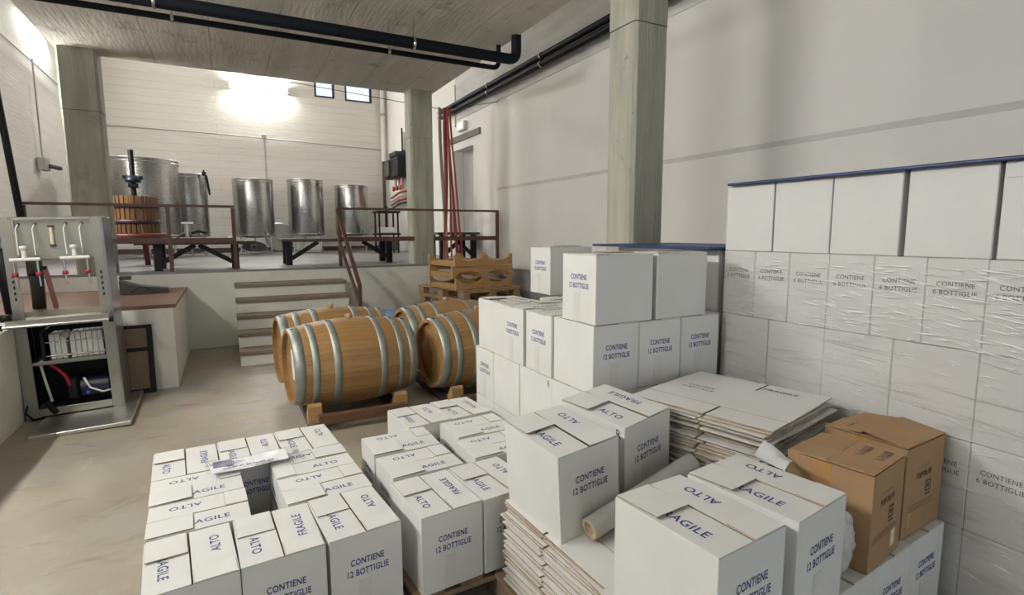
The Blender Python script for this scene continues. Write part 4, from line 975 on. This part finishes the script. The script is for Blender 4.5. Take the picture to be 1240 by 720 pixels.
pk = empty('filter_pack', (-.17, .06, .484), 0, bm)
pl_me = MB().bbox(0, .033, 0, .2, 0, .205, .004).mesh('filter_plate', white_pl); fixn(pl_me)
for k in range(9): inst('filter_plate', pl_me, pk, (k*.037+(.02 if k > 2 else 0), 0, 0))
for z in (.03, .14): MB().tube([(-.05, -.012, z), (.41, -.012, z)], .005, 6).build('rod', steel, pk)
for x in (-.05, .39): MB().bbox(x, x+.025, -.03, .22, 0, .24, .004).build('end_plate', black, pk)
MB().lathe([(0, -.02), (.03, -.02), (.03, .02), (0, .02)], 12, 'y').build('screw_wheel', greyplast, pk, (.115, -.02, .2))
MB().bbox(-.28, .20, .0, .03, .04, .10, .003).build('sill', mach_m, bm)
MB().bbox(-.345, .265, .415, .425, .04, .80, .003).build('back_panel', black, bm); MB().bbox(-.349, -.345, .015, .41, .04, .79, .001).build('inner_liner', black, bm); MB().bbox(.262, .266, .065, .41, .04, .79, .001).build('inner_liner', black, bm)
MB().tube([(-.02, .2, .20), (.17, .2, .20)], .085, 20).build('pump_motor', dkblue, bm); MB().bbox(-.12, -.03, .12, .28, .11, .30, .02).build('pump_head', black, bm); MB().lathe([(0, -.008), (.018, -.008), (.018, 0), (0, 0)], 12, 'y').build('badge', blue_pl, bm, (.03, .112, .16))
MB().tube([(-.2, .10, .44), (-.15, .09, .40), (-.10, .1, .32), (-.09, .13, .24)], .014, 10).build('hose', red_pl, bm); MB().tube([(.02, .06, .30), (.06, .02, .22), (.14, .03, .17), (.2, .08, .17)], .008, 8).build('hose', white_pl, bm); MB().tube([(-.24, .05, .45), (-.22, .04, .30), (-.2, .05, .14)], .010, 8).build('hose', white_pl, bm)
MB().tube([(-.22, -.02, .16), (-.19, -.03, .10), (-.17, -.02, .06)], .022, 10).build('tap', black, bm)
tag(MB().tube([(-1.42, 5.62, .25), (-1.46, 5.50, .2), (-1.475, 5.42, .08), (-1.44, 5.45, .012), (-1.36, 5.52, .012)], .007, 8).build('power_cable', black), 'black power cable looping out beside the filling machine', 'cable')
# leaning framed panel
lf = empty('framed_panel', (-.83, 5.93, .005)); lf.rotation_euler = (R(-6), 0, R(4)); tag(lf, 'black framed tan panel leaning on the white block', 'panel')
for a in ((-.19, .17, 0, .045), (-.19, .17, .395, .43), (-.19, .17, .61, .64)): MB().bbox(a[0], a[1], -.012, .012, a[2], a[3], .003).build('frame_bar', black, lf)
for x in (-.19, .125): MB().bbox(x, x+.045, -.013, .013, .0, .64, .003).build('frame_side', black, lf)
MB().box(-.146, .126, -.004, .004, .044, .612).build('panel', tan_board, lf)
# things on the counter
wg = empty('rubber_sheet', (-.84, 7.36, .812), R(6)); tag(wg, 'folded dark grey rubber sheet on the wooden counter', 'rubber sheet')
MB().prism([(-.24, 0), (.22, 0), (.22, .05), (-.04, .09), (-.24, .155)], -.1, .12, 'xz').build('body', greyfab, wg); MB().bar((-.15, -.103, .02), (-.04, -.103, .085), .004, .008).build('crease', black, wg); MB().bar((-.04, -.103, .085), (.10, -.103, .02), .004, .008).build('crease', black, wg); MB().bbox(-.24, -.13, .02, .14, .156, .20, .004).build('fold', greyfab, wg)
dc = empty('dark_canister', (-1.545, 6.35, .811)); tag(dc, 'dark upright canister on the counter behind the filling machine', 'canister'); MB().lathe([(0, 0), (.05, 0), (.05, .5), (.035, .54), (0, .55)], 20).build('body', greyfab, dc); MB().lathe([(.05, .3), (.053, .3), (.053, .33), (.05, .33)], 20, closed=True).build('band', black, dc)
rl = empty('red_lever', (-1.44, 6.28, .811)); tag(rl, 'red wooden stick leaning beside the dark canister', 'stick'); MB().bar((.03, 0, 0), (-.03, .04, .36), .035, .02).build('stick', press_red, rl); MB().lathe([(0, .36), (.02, .36), (.02, .39), (0, .39)], 10).build('tip', black, rl, (-.035, .043, -.005))
vb = empty('gas_bottle', (-1.62, 5.95, .811)); vb.rotation_euler = (0, R(-4), 0); tag(vb, 'black slim bottle with a blue valve on the counter', 'bottle'); MB().lathe([(0, 0), (.055, 0), (.055, .42), (.03, .50), (.018, .56), (0, .56)], 20).build('body', black, vb); MB().tube([(0, 0, .55), (0, 0, .62)], .012, 8).build('stem', steel, vb); MB().lathe([(0, .61), (.04, .61), (.045, .64), (.03, .67), (0, .67)], 12).build('valve', blue_pl, vb)
